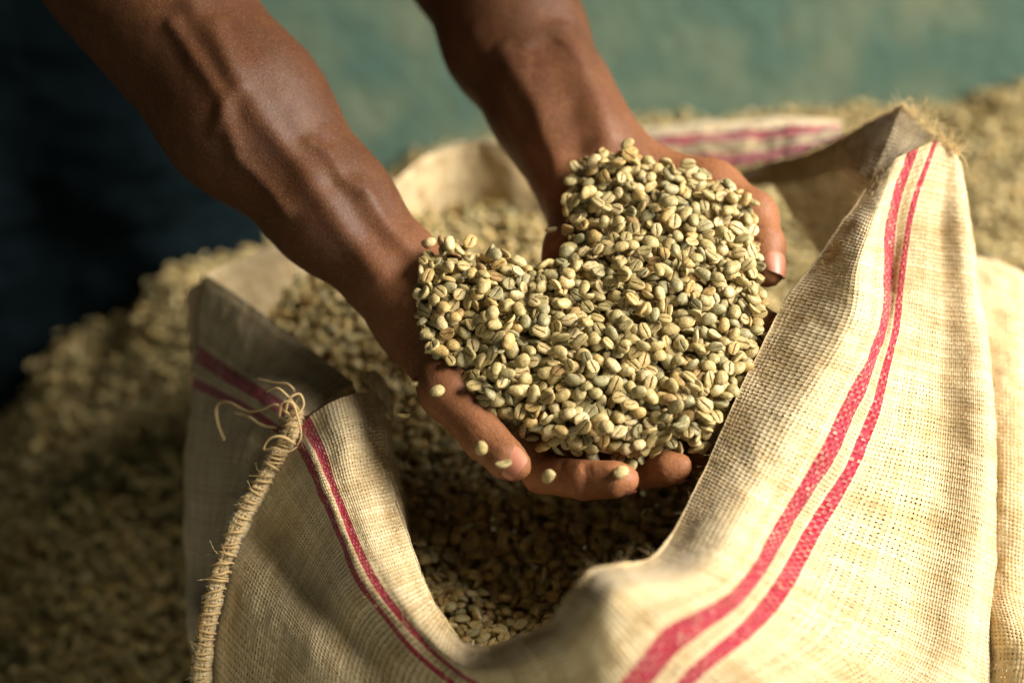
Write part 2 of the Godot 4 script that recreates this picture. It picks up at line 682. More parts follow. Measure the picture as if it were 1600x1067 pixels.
# ================================================================ the scene
func _ready() -> void:
	rng.seed = 4711
	fn.seed = 5
	fn.noise_type = FastNoiseLite.TYPE_SIMPLEX_SMOOTH
	fn.frequency = 1.0
	# --- camera, light, exposure
	var cam := Camera3D.new()
	cam.name = "camera"
	add_child(cam)
	var lens := CameraAttributesPhysical.new()
	lens.frustum_focal_length = 12.0 / tan(deg_to_rad(15.0))
	lens.frustum_near = 0.02
	lens.frustum_far = 40.0
	lens.frustum_focus_distance = 0.645
	lens.exposure_aperture = 2.8
	cam.attributes = lens
	cam.fov = 30.0
	cam.near = 0.02
	cam.far = 40.0
	cam.position = Vector3(0, 0.94, 0.49)
	cam.rotation_degrees = Vector3(-42, 0, 0)
	cam.current = true
	var env := Environment.new()
	env.background_mode = Environment.BG_COLOR
	env.background_color = Color(0.40, 0.47, 0.45)
	env.background_energy_multiplier = 0.09
	env.tonemap_mode = Environment.TONE_MAPPER_LINEAR
	env.tonemap_exposure = 1.0
	env.sdfgi_enabled = true
	env.ssao_enabled = true
	env.ssil_enabled = true
	var we := WorldEnvironment.new()
	we.name = "environment"
	we.environment = env
	add_child(we)
	# one big soft lamp, high on the right, its beam fading towards the left
	var lamp := SpotLight3D.new()
	lamp.name = "work_lamp"
	lamp.light_color = Color(1.0, 0.98, 0.945)
	lamp.light_energy = 26.0
	lamp.light_size = 0.75
	lamp.spot_range = 8.0
	lamp.spot_attenuation = 2.0
	lamp.spot_angle = 33.0
	lamp.spot_angle_attenuation = 1.0
	lamp.shadow_enabled = true
	add_child(lamp)
	lamp.look_at_from_position(Vector3(1.76, 1.66, -0.02), Vector3(0.36, 0.36, -0.22))
	# weak fill light, added near the camera to brighten the sack's left panel
	var fill_light := AreaLight3D.new()
	fill_light.name = "front_fill"
	fill_light.area_size = Vector2(1.0, 0.7)
	fill_light.light_color = Color(1.0, 0.98, 0.88)
	fill_light.light_energy = 0.48
	fill_light.shadow_enabled = true
	add_child(fill_light)
	fill_light.look_at_from_position(Vector3(-0.10, 0.66, 1.15), Vector3(0.0, 0.35, 0.0))

	# --- materials
	blotches = noise_tex(0.012, 4, 512, PackedColorArray([Color(0.90, 0.87, 0.82), Color(0.97, 0.96, 0.94), Color(1, 1, 1)]), PackedFloat32Array([0.15, 0.45, 0.75]), 77)
	var sack_maps := jute(64, 128, 12, 3, true, 0.018)
	var plain_maps := jute(64, 64, 12, 8, false, 0.035)
	var jute_striped := cloth_material(sack_maps, true)
	var jute_plain := cloth_material(plain_maps, true)
	jute_plain.uv1_scale = Vector3(1, 2, 1)
	var jute_double := cloth_material(plain_maps, false)
	jute_double.backlight_enabled = false
	jute_double.uv1_scale = Vector3(1, 2, 1)
	var yarn := StandardMaterial3D.new()
	yarn.albedo_color = Color(0.72, 0.61, 0.43)
	yarn.roughness = 0.9
	yarn.metallic_specular = 0.2
	var fuzz := StandardMaterial3D.new()
	fuzz.albedo_color = Color(0.80, 0.69, 0.48)
	fuzz.roughness = 0.8
	var skin := StandardMaterial3D.new()
	skin.vertex_color_use_as_albedo = true
	skin.roughness = 0.56
	skin.metallic_specular = 0.32
	skin.uv1_triplanar = true
	skin.uv1_scale = Vector3.ONE * 14.0
	skin.albedo_texture = noise_tex(0.035, 4, 512, PackedColorArray([Color(0.88, 0.86, 0.85), Color(0.96, 0.955, 0.95), Color(1, 1, 1)]), PackedFloat32Array([0.2, 0.55, 0.9]), 21)
	skin.heightmap_enabled = true
	skin.heightmap_texture = noise_tex(0.10, 3, 512, PackedColorArray([Color(0, 0, 0), Color(1, 1, 1)]), PackedFloat32Array([0.25, 0.75]), 22, true)
	skin.heightmap_scale = 0.012
	skin.detail_enabled = true
	skin.detail_blend_mode = BaseMaterial3D.BLEND_MODE_MIX
	skin.detail_albedo = noise_tex(0.16, 2, 512, PackedColorArray([Color(0.75, 0.6, 0.4, 0.0), Color(0.75, 0.6, 0.4, 0.0), Color(0.8, 0.66, 0.46, 0.55)]), PackedFloat32Array([0.0, 0.74, 0.86]), 23)
	var nail_mat := StandardMaterial3D.new()
	nail_mat.albedo_color = Color(0.64, 0.41, 0.31)
	nail_mat.roughness = 0.45
	nail_mat.cull_mode = BaseMaterial3D.CULL_DISABLED
	var husk := noise_tex(0.03, 4, 256, PackedColorArray([Color(0.80, 0.78, 0.70), Color(1, 1, 1)]), PackedFloat32Array([0.25, 0.6]), 31)
	for k in TONES.size() + 1:
		var m := StandardMaterial3D.new()
		m.vertex_color_use_as_albedo = true
		m.albedo_color = Color(1, 1, 1) if k == TONES.size() else (TONES[k] as Color).linear_to_srgb()
		m.roughness = 0.52
		m.metallic_specular = 0.4
		m.albedo_texture = husk
		m.uv1_triplanar = true
		m.uv1_scale = Vector3.ONE * 90.0
		if k == TONES.size(): copy_mat = m
		else: bean_mats.append(m)
	for s in [[5.2, 3.5, 4.05, 1.1, 0.3, 1], [5.0, 3.3, 4.1, 1.0, -0.5, 2], [5.6, 3.4, 4.0, 1.1, 0.8, 3], [4.7, 3.6, 3.9, 1.2, 0.0, 4], [5.1, 3.0, 4.2, 0.9, -1.0, 5], [5.4, 3.5, 3.8, 1.3, 0.5, 6]]:
		bean_shapes.append(bean_mesh(s[0] * 0.00078, s[1] * 0.00070, s[2] * 0.00078, s[3] * 0.00074, s[4], s[5]))

	setting()
	var rim := sack(jute_striped, jute_plain, jute_double, yarn, fuzz)
	person(skin, nail_mat)
	heaps(rim)

const HEAP := [Vector3(-0.45, 0.0, 0.15), Vector3(-0.33, 0.13, -0.2), Vector3(-0.31, 0.165, -0.46), Vector3(-0.42, 0.085, -0.46), Vector3(-0.54, -0.005, -0.46), Vector3(-0.62, -0.08, -0.35), Vector3(-0.45, 0.04, -0.15), Vector3(-0.95, -0.36, -0.75), Vector3(-0.7, -0.27, -0.75), Vector3(-0.45, 0.0, -0.75), Vector3(-0.3, 0.05, -0.75), Vector3(0.0, 0.13, -0.75), Vector3(0.15, 0.165, -0.75), Vector3(0.42, 0.18, -0.75), Vector3(0.6, 0.205, -0.75), Vector3(0.9, 0.22, -0.75), Vector3(0.5, 0.19, -0.35), Vector3(0.6, 0.19, 0.0), Vector3(0.0, 0.0, 0.35), Vector3(0.8, 0.1, 0.5), Vector3(-0.9, -0.15, 0.2), Vector3(1.1, 0.2, -0.2)]
const FILL := [Vector3(0.0, 0.385, 0.125), Vector3(0.1, 0.38, 0.13), Vector3(-0.06, 0.365, 0.09), Vector3(0.0, 0.345, 0.05), Vector3(0.0, 0.335, -0.1), Vector3(0.0, 0.335, -0.38), Vector3(-0.08, 0.335, -0.36), Vector3(0.2, 0.34, -0.05), Vector3(-0.17, 0.335, -0.1), Vector3(0.15, 0.31, -0.3), Vector3(-0.15, 0.33, -0.3), Vector3(-0.22, 0.335, -0.2)]

func setting() -> void:
	var paint := StandardMaterial3D.new()
	paint.uv1_triplanar = true
	paint.uv1_world_triplanar = true
	paint.uv1_scale = Vector3.ONE * 1.1
	paint.uv1_offset = Vector3(0.13, 0.4, 0.0)
	paint.albedo_texture = noise_tex(0.006, 3, 1024, PackedColorArray([Color(0.345, 0.455, 0.405), Color(0.40, 0.485, 0.41), Color(0.47, 0.52, 0.43)]), PackedFloat32Array([0.25, 0.5, 0.8]), 41)
	paint.roughness = 0.75
	paint.heightmap_enabled = true
	paint.heightmap_texture = noise_tex(0.05, 4, 512, PackedColorArray([Color(0, 0, 0), Color(1, 1, 1)]), PackedFloat32Array([0.2, 0.8]), 42)
	paint.heightmap_scale = 0.06
	var wall := BoxMesh.new()
	wall.size = Vector3(4.0, 1.2, 0.15)
	var o := obj("wall", wall, paint)
	o.position = Vector3(0, -0.05, -0.825)
	tag(o, "blotchy teal painted wall behind the beans", "wall", "", "structure")
	var concrete := StandardMaterial3D.new()
	concrete.albedo_color = Color(0.28, 0.28, 0.25)
	concrete.roughness = 0.9
	var fl := BoxMesh.new()
	fl.size = Vector3(4.0, 0.1, 4.0)
	var g := obj("floor", fl, concrete)
	g.position = Vector3(0, -0.6, 1.17)
	tag(g, "bare concrete floor under the heap", "floor", "", "structure")
	# the body of the heap, under its beans
	var st := start()
	st.set_smooth_group(0)
	var nx := 70
	var nz := 46
	for iz in nz + 1:
		for ix in nx + 1:
			var x := -1.3 + 2.6 * ix / nx
			var z := -0.751 + 1.6 * iz / nz
			st.add_vertex(Vector3(x, lay_of(HEAP, x, z) - 0.012, z))
	for iz in nz:
		for ix in nx:
			var a := iz * (nx + 1) + ix
			for q in [a, a + 1, a + nx + 2, a, a + nx + 2, a + nx + 1]: st.add_index(q)
	st.generate_normals()
	var earth := StandardMaterial3D.new()
	earth.albedo_color = Color(0.36, 0.33, 0.22)
	earth.roughness = 0.95
	tag(obj("ground", st.commit(), earth), "heaped ground of coffee beans round the sack", "ground", "", "structure")

func sack(striped: Material, plain: Material, double: Material, yarn: Material, fuzz: Material) -> Array:
	var root := Node3D.new()
	root.name = numbered("jute_sack")
	add_child(root)
	tag(root, "open tan jute sack with red stripes and a turned-out rim, full of coffee beans", "sack")
	var mid := Vector3(0.05, 0.4, -0.1)
	# the turned-out front rim, from the peak on the right round the front to the seam on the left
	# each column: rim, crest, first stripe, second stripe, crease or ridge, lower, tucked under
	var front := [
		[Vector3(0.1969, 0.5358, -0.0880), Vector3(0.2089, 0.5468, -0.0952), Vector3(0.2197, 0.5493, -0.1002), Vector3(0.2355, 0.5518, -0.1078), Vector3(0.2446, 0.5458, -0.1132), Vector3(0.2559, 0.5304, -0.1235), Vector3(0.2788, 0.4744, -0.1673)],
		[Vector3(0.1841, 0.5337, -0.0659), Vector3(0.1906, 0.5413, -0.0499), Vector3(0.2065, 0.5307, -0.0700), Vector3(0.2190, 0.5326, -0.0744), Vector3(0.2349, 0.5273, -0.0776), Vector3(0.2503, 0.5235, -0.0769), Vector3(0.2762, 0.4628, -0.1299)],
		[Vector3(0.1644, 0.5207, -0.0408), Vector3(0.1763, 0.5376, -0.0142), Vector3(0.2026, 0.5075, -0.0437), Vector3(0.2112, 0.5100, -0.0460), Vector3(0.2312, 0.5081, -0.0429), Vector3(0.2501, 0.5049, -0.0414), Vector3(0.2748, 0.4466, -0.0885)],
		[Vector3(0.1432, 0.5116, -0.0123), Vector3(0.1677, 0.5251, 0.0158), Vector3(0.1915, 0.4999, -0.0045), Vector3(0.2000, 0.4952, -0.0057), Vector3(0.2268, 0.4849, -0.0071), Vector3(0.2512, 0.4823, -0.0049), Vector3(0.2769, 0.4195, -0.0506)],
		[Vector3(0.1164, 0.4970, 0.0344), Vector3(0.1388, 0.5047, 0.0557), Vector3(0.1608, 0.4911, 0.0545), Vector3(0.1758, 0.4787, 0.0522), Vector3(0.2188, 0.4551, 0.0411), Vector3(0.2464, 0.4505, 0.0480), Vector3(0.2750, 0.3844, 0.0080)],
		[Vector3(0.0937, 0.4833, 0.0777), Vector3(0.1099, 0.4929, 0.1013), Vector3(0.1302, 0.4766, 0.0999), Vector3(0.1458, 0.4643, 0.0975), Vector3(0.2009, 0.4306, 0.0942), Vector3(0.2325, 0.4219, 0.1033), Vector3(0.2674, 0.3492, 0.0665)],
		[Vector3(0.0664, 0.4874, 0.1305), Vector3(0.0814, 0.5068, 0.1534), Vector3(0.1008, 0.4926, 0.1527), Vector3(0.1148, 0.4793, 0.1513), Vector3(0.1754, 0.4234, 0.1451), Vector3(0.2093, 0.4081, 0.1561), Vector3(0.2527, 0.3285, 0.1255)],
		[Vector3(0.0323, 0.5255, 0.1702), Vector3(0.0431, 0.5405, 0.1903), Vector3(0.0653, 0.5103, 0.1906), Vector3(0.0794, 0.4937, 0.1921), Vector3(0.1095, 0.4540, 0.1942), Vector3(0.1571, 0.3918, 0.1896), Vector3(0.1989, 0.3145, 0.1651)],
		[Vector3(0.0113, 0.4919, 0.1736), Vector3(0.0205, 0.5061, 0.1944), Vector3(0.0336, 0.4846, 0.2071), Vector3(0.0435, 0.4679, 0.2086), Vector3(0.0624, 0.4130, 0.2043), Vector3(0.0859, 0.3698, 0.2095), Vector3(0.1045, 0.2948, 0.1962)],
		[Vector3(-0.0221, 0.4424, 0.1468), Vector3(-0.0206, 0.4508, 0.1634), Vector3(-0.0186, 0.4462, 0.1676), Vector3(-0.0207, 0.4402, 0.1704), Vector3(-0.0247, 0.4202, 0.1802), Vector3(-0.0296, 0.3852, 0.1956), Vector3(-0.0321, 0.3167, 0.1900)],
		[Vector3(-0.0448, 0.4403, 0.1056), Vector3(-0.0544, 0.4466, 0.1161), Vector3(-0.0620, 0.4446, 0.1180), Vector3(-0.0686, 0.4402, 0.1192), Vector3(-0.0790, 0.4203, 0.1182), Vector3(-0.0861, 0.4057, 0.1476), Vector3(-0.0918, 0.3500, 0.1735)],
		[Vector3(-0.0636, 0.4438, 0.0487), Vector3(-0.0770, 0.4534, 0.0615), Vector3(-0.0886, 0.4510, 0.0637), Vector3(-0.0949, 0.4486, 0.0645), Vector3(-0.1114, 0.4141, 0.0646), Vector3(-0.1257, 0.4016, 0.1001), Vector3(-0.1359, 0.3391, 0.1429)],
		[Vector3(-0.0693, 0.4478, 0.0181), Vector3(-0.0845, 0.4611, 0.0331), Vector3(-0.0997, 0.4544, 0.0364), Vector3(-0.1064, 0.4510, 0.0395), Vector3(-0.1288, 0.4143, 0.0429), Vector3(-0.1468, 0.3972, 0.0745), Vector3(-0.1588, 0.3336, 0.1210)],
		[Vector3(-0.0766, 0.4511, -0.0117), Vector3(-0.0922, 0.4625, 0.0049), Vector3(-0.1120, 0.4505, 0.0103), Vector3(-0.1161, 0.4453, 0.0204), Vector3(-0.1357, 0.4232, 0.0349), Vector3(-0.1554, 0.3945, 0.0661), Vector3(-0.1646, 0.3437, 0.1118)]]
	var rim := []
	var grid := []
	for c in front:
		var p: Vector3 = c[0]
		rim.append(p)
		var inw := (Vector3(mid.x, p.y, mid.z) - p).normalized()
		var last: Vector3 = c[6]
		var foot := Vector3(last.x, -0.08, last.z) - inw * 0.02
		grid.append([p + inw * 0.02 + Vector3.DOWN * 0.16, p + inw * 0.010 + Vector3.DOWN * 0.05, p + inw * 0.0035 - Vector3(0, 0.006, 0), p, c[1], c[2], c[3], c[4], c[5], last, last.lerp(foot, 0.25), foot])
	cloth("front_panel", grid, [-0.160, -0.050, -0.006, 0.0, 0.024, 0.0465, 0.0675, 0.108, 0.165, 0.215, 0.27, 0.42], 240, 160, striped, root)
	# the left panel beyond the seam
	var left := [
		[Vector3(-0.2037, 0.4050, -0.1654), Vector3(-0.2039, 0.3835, -0.1191), Vector3(-0.2047, 0.3744, -0.0974), Vector3(-0.2057, 0.3490, -0.0544), Vector3(-0.2028, 0.3092, -0.0051), Vector3(-0.1920, 0.2604, 0.0523)],
		[Vector3(-0.1667, 0.4201, -0.1184), Vector3(-0.1720, 0.4071, -0.0730), Vector3(-0.1753, 0.3979, -0.0607), Vector3(-0.1770, 0.3831, -0.0178), Vector3(-0.1779, 0.3504, 0.0318), Vector3(-0.1777, 0.3083, 0.0832)],
		[Vector3(-0.1251, 0.4316, -0.0682), Vector3(-0.1447, 0.4261, -0.0363), Vector3(-0.1474, 0.4203, -0.0244), Vector3(-0.1509, 0.4100, 0.0091), Vector3(-0.1617, 0.3785, 0.0537), Vector3(-0.1681, 0.3388, 0.1028)],
		[Vector3(-0.0929, 0.4363, -0.0321), Vector3(-0.1140, 0.4456, 0.0040), Vector3(-0.1192, 0.4395, 0.0149), Vector3(-0.1355, 0.4202, 0.0322), Vector3(-0.1551, 0.3921, 0.0643), Vector3(-0.1647, 0.3416, 0.1097)]]
	grid = []
	for c in left:
		var p: Vector3 = c[0]
		var inw := (Vector3(mid.x, p.y, mid.z) - p).normalized()
		var last: Vector3 = c[5]
		grid.append([p + inw * 0.02 + Vector3.DOWN * 0.12, p + inw * 0.008 + Vector3.DOWN * 0.04, p + inw * 0.003 - Vector3(0, 0.004, 0), p, c[1], c[2], c[3], c[4], last, Vector3(last.x, -0.1, last.z)])
	for c in [left[3], left[2], left[1], left[0]]: rim.append(c[0])
	cloth("left_panel", grid, [-0.12, -0.04, -0.005, 0.0, 0.0465, 0.0675, 0.118, 0.18, 0.243, 0.45], 90, 110, striped, root, 0.31)
	# the inner wall at the back, its edge running behind both arms
	var back_rim := [Vector3(-0.2037, 0.4050, -0.1654), Vector3(-0.1808, 0.3820, -0.2186), Vector3(-0.1479, 0.3609, -0.2669), Vector3(-0.1175, 0.3598, -0.2996), Vector3(-0.0881, 0.3712, -0.3233), Vector3(-0.0746, 0.3779, -0.3360), Vector3(-0.0550, 0.3840, -0.3482), Vector3(-0.0275, 0.3884, -0.3523), Vector3(0.0000, 0.3903, -0.3405), Vector3(0.0297, 0.3822, -0.3332), Vector3(0.0679, 0.3899, -0.3132), Vector3(0.1055, 0.3949, -0.3043), Vector3(0.1386, 0.3999, -0.2953), Vector3(0.1654, 0.4157, -0.2692), Vector3(0.1945, 0.4403, -0.2443), Vector3(0.2139, 0.4734, -0.2134)]
	grid = []
	for p: Vector3 in back_rim:
		rim.append(p)
		var inw := (Vector3(mid.x, p.y, mid.z) - p).normalized()
		if rim.size() > 18 + 12: continue
		grid.append([p - inw * 0.045 + Vector3.DOWN * 0.35, p - inw * 0.022 + Vector3.DOWN * 0.05, p - inw * 0.004 - Vector3(0, 0.002, 0), p, p + inw * 0.006 + Vector3.DOWN * 0.022, p + inw * 0.014 + Vector3.DOWN * 0.07, p + inw * 0.03 + Vector3.DOWN * 0.22])
	cloth("back_wall", grid, [0.40, 0.13, 0.09, 0.086, 0.12, 0.16, 0.30], 130, 46, double, root, 0.0, 0.002)
	# the back rim flopped outwards, striped, over the heap
	grid = [
		[Vector3(0.0802, 0.3552, -0.3694), Vector3(0.0784, 0.3526, -0.3806), Vector3(0.0791, 0.3517, -0.3932), Vector3(0.0833, 0.3460, -0.4150), Vector3(0.0876, 0.3406, -0.4371), Vector3(0.0945, 0.3165, -0.4827)],
		[Vector3(0.1187, 0.3807, -0.3319), Vector3(0.1199, 0.3788, -0.3436), Vector3(0.1211, 0.3776, -0.3560), Vector3(0.1240, 0.3761, -0.3748), Vector3(0.1292, 0.3669, -0.4069), Vector3(0.1406, 0.3317, -0.4694)],
		[Vector3(0.1511, 0.4049, -0.2931), Vector3(0.1551, 0.4034, -0.3052), Vector3(0.1590, 0.4000, -0.3223), Vector3(0.1633, 0.3980, -0.3474), Vector3(0.1716, 0.3867, -0.3844), Vector3(0.1878, 0.3450, -0.4544)],
		[Vector3(0.1782, 0.4253, -0.2711), Vector3(0.1825, 0.4231, -0.2826), Vector3(0.1869, 0.4189, -0.2990), Vector3(0.1919, 0.4163, -0.3235), Vector3(0.2014, 0.4045, -0.3600), Vector3(0.2203, 0.3628, -0.4301)],
		[Vector3(0.2000, 0.4497, -0.2460), Vector3(0.2036, 0.4474, -0.2574), Vector3(0.2082, 0.4397, -0.2773), Vector3(0.2158, 0.4317, -0.3038), Vector3(0.2265, 0.4157, -0.3432), Vector3(0.2489, 0.3732, -0.4126)],
		[Vector3(0.2189, 0.4809, -0.2202), Vector3(0.2237, 0.4677, -0.2420), Vector3(0.2307, 0.4526, -0.2688), Vector3(0.2380, 0.4382, -0.2962), Vector3(0.2478, 0.4196, -0.3333), Vector3(0.2680, 0.3821, -0.3936)]]
	cloth("back_flap", grid, [0.0415, 0.0475, 0.0535, 0.0675, 0.0745, 0.09], 70, 46, striped, root, 0.1, 0.0025)
	# the hem turned over at the top of the peak: a brown band seen from its shaded inside
	grid = [
		[Vector3(0.1260, 0.3899, -0.3132), Vector3(0.1271, 0.3883, -0.3131), Vector3(0.1282, 0.3863, -0.3126)],
		[Vector3(0.1550, 0.4056, -0.2870), Vector3(0.1556, 0.4040, -0.2828), Vector3(0.1568, 0.4018, -0.2795)],
		[Vector3(0.1818, 0.4288, -0.2676), Vector3(0.1817, 0.4263, -0.2585), Vector3(0.1827, 0.4222, -0.2495)],
		[Vector3(0.2023, 0.4527, -0.2446), Vector3(0.2016, 0.4508, -0.2335), Vector3(0.2017, 0.4477, -0.2213)],
		[Vector3(0.2159, 0.4842, -0.2165), Vector3(0.2120, 0.4855, -0.1974), Vector3(0.2087, 0.4846, -0.1792)],
		[Vector3(0.2246, 0.5139, -0.1893), Vector3(0.2121, 0.5188, -0.1601), Vector3(0.1986, 0.5210, -0.1218)],
		[Vector3(0.2313, 0.5389, -0.1648), Vector3(0.2156, 0.5383, -0.1306), Vector3(0.1976, 0.5355, -0.0877)]]
	cloth("hem_band", grid, [0.09, 0.11, 0.13], 90, 20, double, root, 0.2, 0.0012)
	grid = [
		[Vector3(0.2313, 0.5389, -0.1648), Vector3(0.2156, 0.5383, -0.1306), Vector3(0.1976, 0.5355, -0.0877)],
		[Vector3(0.2320, 0.5430, -0.1456), Vector3(0.2193, 0.5430, -0.1187), Vector3(0.2050, 0.5415, -0.0918)],
		[Vector3(0.2328, 0.5468, -0.1275), Vector3(0.2253, 0.5464, -0.1137), Vector3(0.2127, 0.5465, -0.0976)],
		[Vector3(0.2346, 0.5490, -0.1160), Vector3(0.2311, 0.5491, -0.1107), Vector3(0.2204, 0.5493, -0.1015)]]
	cloth("hem_top", grid, [0.09, 0.11, 0.13], 30, 24, double, root, 0.4, 0.0008)
	# the pale tongue of cloth folded under the hem, and the inner wall that hangs below it
	grid = [
		[Vector3(0.2072, 0.4893, -0.1968), Vector3(0.2033, 0.4877, -0.1833), Vector3(0.2057, 0.4819, -0.1740), Vector3(0.2096, 0.4797, -0.1653)],
		[Vector3(0.2036, 0.5105, -0.1527), Vector3(0.2000, 0.5085, -0.1401), Vector3(0.2025, 0.5029, -0.1324), Vector3(0.2099, 0.4966, -0.1334)],
		[Vector3(0.2011, 0.5245, -0.1155), Vector3(0.1991, 0.5254, -0.1028), Vector3(0.2021, 0.5228, -0.0978), Vector3(0.2083, 0.5130, -0.1078)],
		[Vector3(0.1996, 0.5346, -0.0896), Vector3(0.1994, 0.5366, -0.0807), Vector3(0.2044, 0.5338, -0.0822), Vector3(0.2090, 0.5241, -0.0910)]]
	cloth("folded_tongue", grid, [0.0, 0.012, 0.024, 0.034], 30, 20, plain, root, 0.1, 0.0006)
	grid = [
		[Vector3(0.1825, 0.4238, -0.2496), Vector3(0.1876, 0.4216, -0.2342), Vector3(0.1929, 0.4221, -0.2076), Vector3(0.2043, 0.4223, -0.1607)],
		[Vector3(0.2000, 0.4473, -0.2263), Vector3(0.1998, 0.4437, -0.2069), Vector3(0.2005, 0.4400, -0.1834), Vector3(0.2029, 0.4416, -0.1377)],
		[Vector3(0.2108, 0.4791, -0.1917), Vector3(0.2094, 0.4715, -0.1714), Vector3(0.2076, 0.4640, -0.1512), Vector3(0.2042, 0.4603, -0.1142)],
		[Vector3(0.2171, 0.5019, -0.1450), Vector3(0.2157, 0.4949, -0.1319), Vector3(0.2131, 0.4879, -0.1189), Vector3(0.2063, 0.4790, -0.0906)]]
	cloth("inner_fold", grid, [0.0, 0.025, 0.05, 0.1], 40, 40, plain, root, 0.3, 0.0015)
	# the torn corner of the rim by the seam
	grid = [
		[Vector3(-0.0858, 0.4491, -0.0261), Vector3(-0.0787, 0.4501, -0.0189), Vector3(-0.0740, 0.4481, -0.0118), Vector3(-0.0703, 0.4438, -0.0051), Vector3(-0.0661, 0.4399, -0.0016)],
		[Vector3(-0.0801, 0.4492, -0.0302), Vector3(-0.0744, 0.4475, -0.0246), Vector3(-0.0704, 0.4455, -0.0175), Vector3(-0.0675, 0.4425, -0.0094), Vector3(-0.0651, 0.4389, -0.0021)],
		[Vector3(-0.0774, 0.4465, -0.0345), Vector3(-0.0723, 0.4425, -0.0309), Vector3(-0.0689, 0.4406, -0.0225), Vector3(-0.0665, 0.4397, -0.0122), Vector3(-0.0645, 0.4379, -0.0026)]]
	cloth("torn_corner", grid, [0.0, 0.01, 0.02, 0.03, 0.04], 16, 24, plain, root, 0.2, 0.0006)
	# the lower body of the sack on the right
	grid = [
		[Vector3(0.2937, 0.4074, -0.1877), Vector3(0.2772, 0.4147, -0.1135), Vector3(0.2619, 0.3952, -0.0220), Vector3(0.2514, 0.3638, 0.0467), Vector3(0.2426, 0.3184, 0.1078)],
		[Vector3(0.3159, 0.4120, -0.1784), Vector3(0.2919, 0.4253, -0.0895), Vector3(0.2673, 0.4245, 0.0055), Vector3(0.2561, 0.3920, 0.0684), Vector3(0.2488, 0.3495, 0.1269)],
		[Vector3(0.3396, 0.4104, -0.1635), Vector3(0.3151, 0.4248, -0.0755), Vector3(0.2900, 0.4229, 0.0137), Vector3(0.2797, 0.3910, 0.0761), Vector3(0.2735, 0.3514, 0.1318)],
		[Vector3(0.3835, 0.3950, -0.1362), Vector3(0.3597, 0.4028, -0.0624), Vector3(0.3381, 0.3947, 0.0122), Vector3(0.3305, 0.3602, 0.0701), Vector3(0.3275, 0.3195, 0.1202)],
		[Vector3(0.4520, 0.3289, -0.1708), Vector3(0.4354, 0.3311, -0.1055), Vector3(0.4139, 0.3251, -0.0329), Vector3(0.4035, 0.2881, 0.0274), Vector3(0.3983, 0.2447, 0.0799)]]
	for c in grid:
		c.append(Vector3(c[4].x, -0.05, c[4].z))
		c.push_front(c[0] + Vector3(-0.03, -0.05, -0.05))
	cloth("lower_body", grid, [-0.06, 0.0, 0.05, 0.12, 0.19, 0.26, 0.5], 70, 110, plain, root, 0.0, 0.002)

	# the side seam: overcast with thick yarn, its end frayed loose at the rim
	var seam := [Vector3(-0.1165, 0.4537, 0.0048), Vector3(-0.1182, 0.4484, 0.0149), Vector3(-0.1236, 0.4415, 0.0239), Vector3(-0.1319, 0.4323, 0.0361), Vector3(-0.1420, 0.4215, 0.0513), Vector3(-0.1499, 0.4096, 0.0674), Vector3(-0.1554, 0.3975, 0.0810), Vector3(-0.1599, 0.3821, 0.0961), Vector3(-0.1626, 0.3672, 0.1096), Vector3(-0.1639, 0.3511, 0.1241)]
	var towards := Vector3(0.0000, 0.9400, 0.4900) - Vector3(-0.1406, 0.4020, 0.0325)
	towards = towards.normalized()
	var edge := []
	for k in 60:
		var t := float(k) / 59.0 * (seam.size() - 1)
		var p := curve_at(seam, t)
		var ahead := (curve_at(seam, minf(t + 0.1, seam.size() - 1)) - curve_at(seam, maxf(t - 0.1, 0.0))).normalized()
		var side := ahead.cross(towards).normalized()
		var w := 1.0 + 0.35 * fn.get_noise_1d(k * 0.45)
		edge.append([p - side * 0.0048 * w - towards * 0.003, p - side * 0.0034 * w + towards * 0.0014, p - side * 0.0010 + towards * 0.0022 * w, p + side * 0.0022 * w + towards * 0.0014, p + side * 0.0034 * w + towards * 0.0006, p + side * 0.0050 * w - towards * 0.003])
	cloth("seam_edge", edge, [0.0, 0.003, 0.007, 0.010, 0.013, 0.018], 150, 14, plain, root, 0.0, 0.0012)
	for k in 46:
		var t := clampf((k + rng.randf_range(-0.35, 0.35)) / 45.0, 0.0, 1.0) * (seam.size() - 1)
		var p := curve_at(seam, t)
		var ahead := (curve_at(seam, minf(t + 0.1, seam.size() - 1)) - curve_at(seam, maxf(t - 0.1, 0.0))).normalized()
		var side := ahead.cross(towards).normalized()
		var lean := rng.randf_range(-0.001, 0.004)
		var st := start()
		tube(st, [p - side * 0.0050 - towards * 0.0015, p - side * 0.0035 + towards * 0.0016, p - side * 0.0010 + ahead * lean * 0.5 + towards * 0.0040, p + side * 0.0026 + ahead * lean + towards * 0.0024, p + side * 0.0040 + ahead * lean * 1.4 + towards * 0.0002, p + side * 0.0051 + ahead * lean * 1.6 - towards * 0.002], 0.00062 * rng.randf_range(0.7, 1.4), 12, 6)
		obj("stitch", st.commit(), yarn, root)
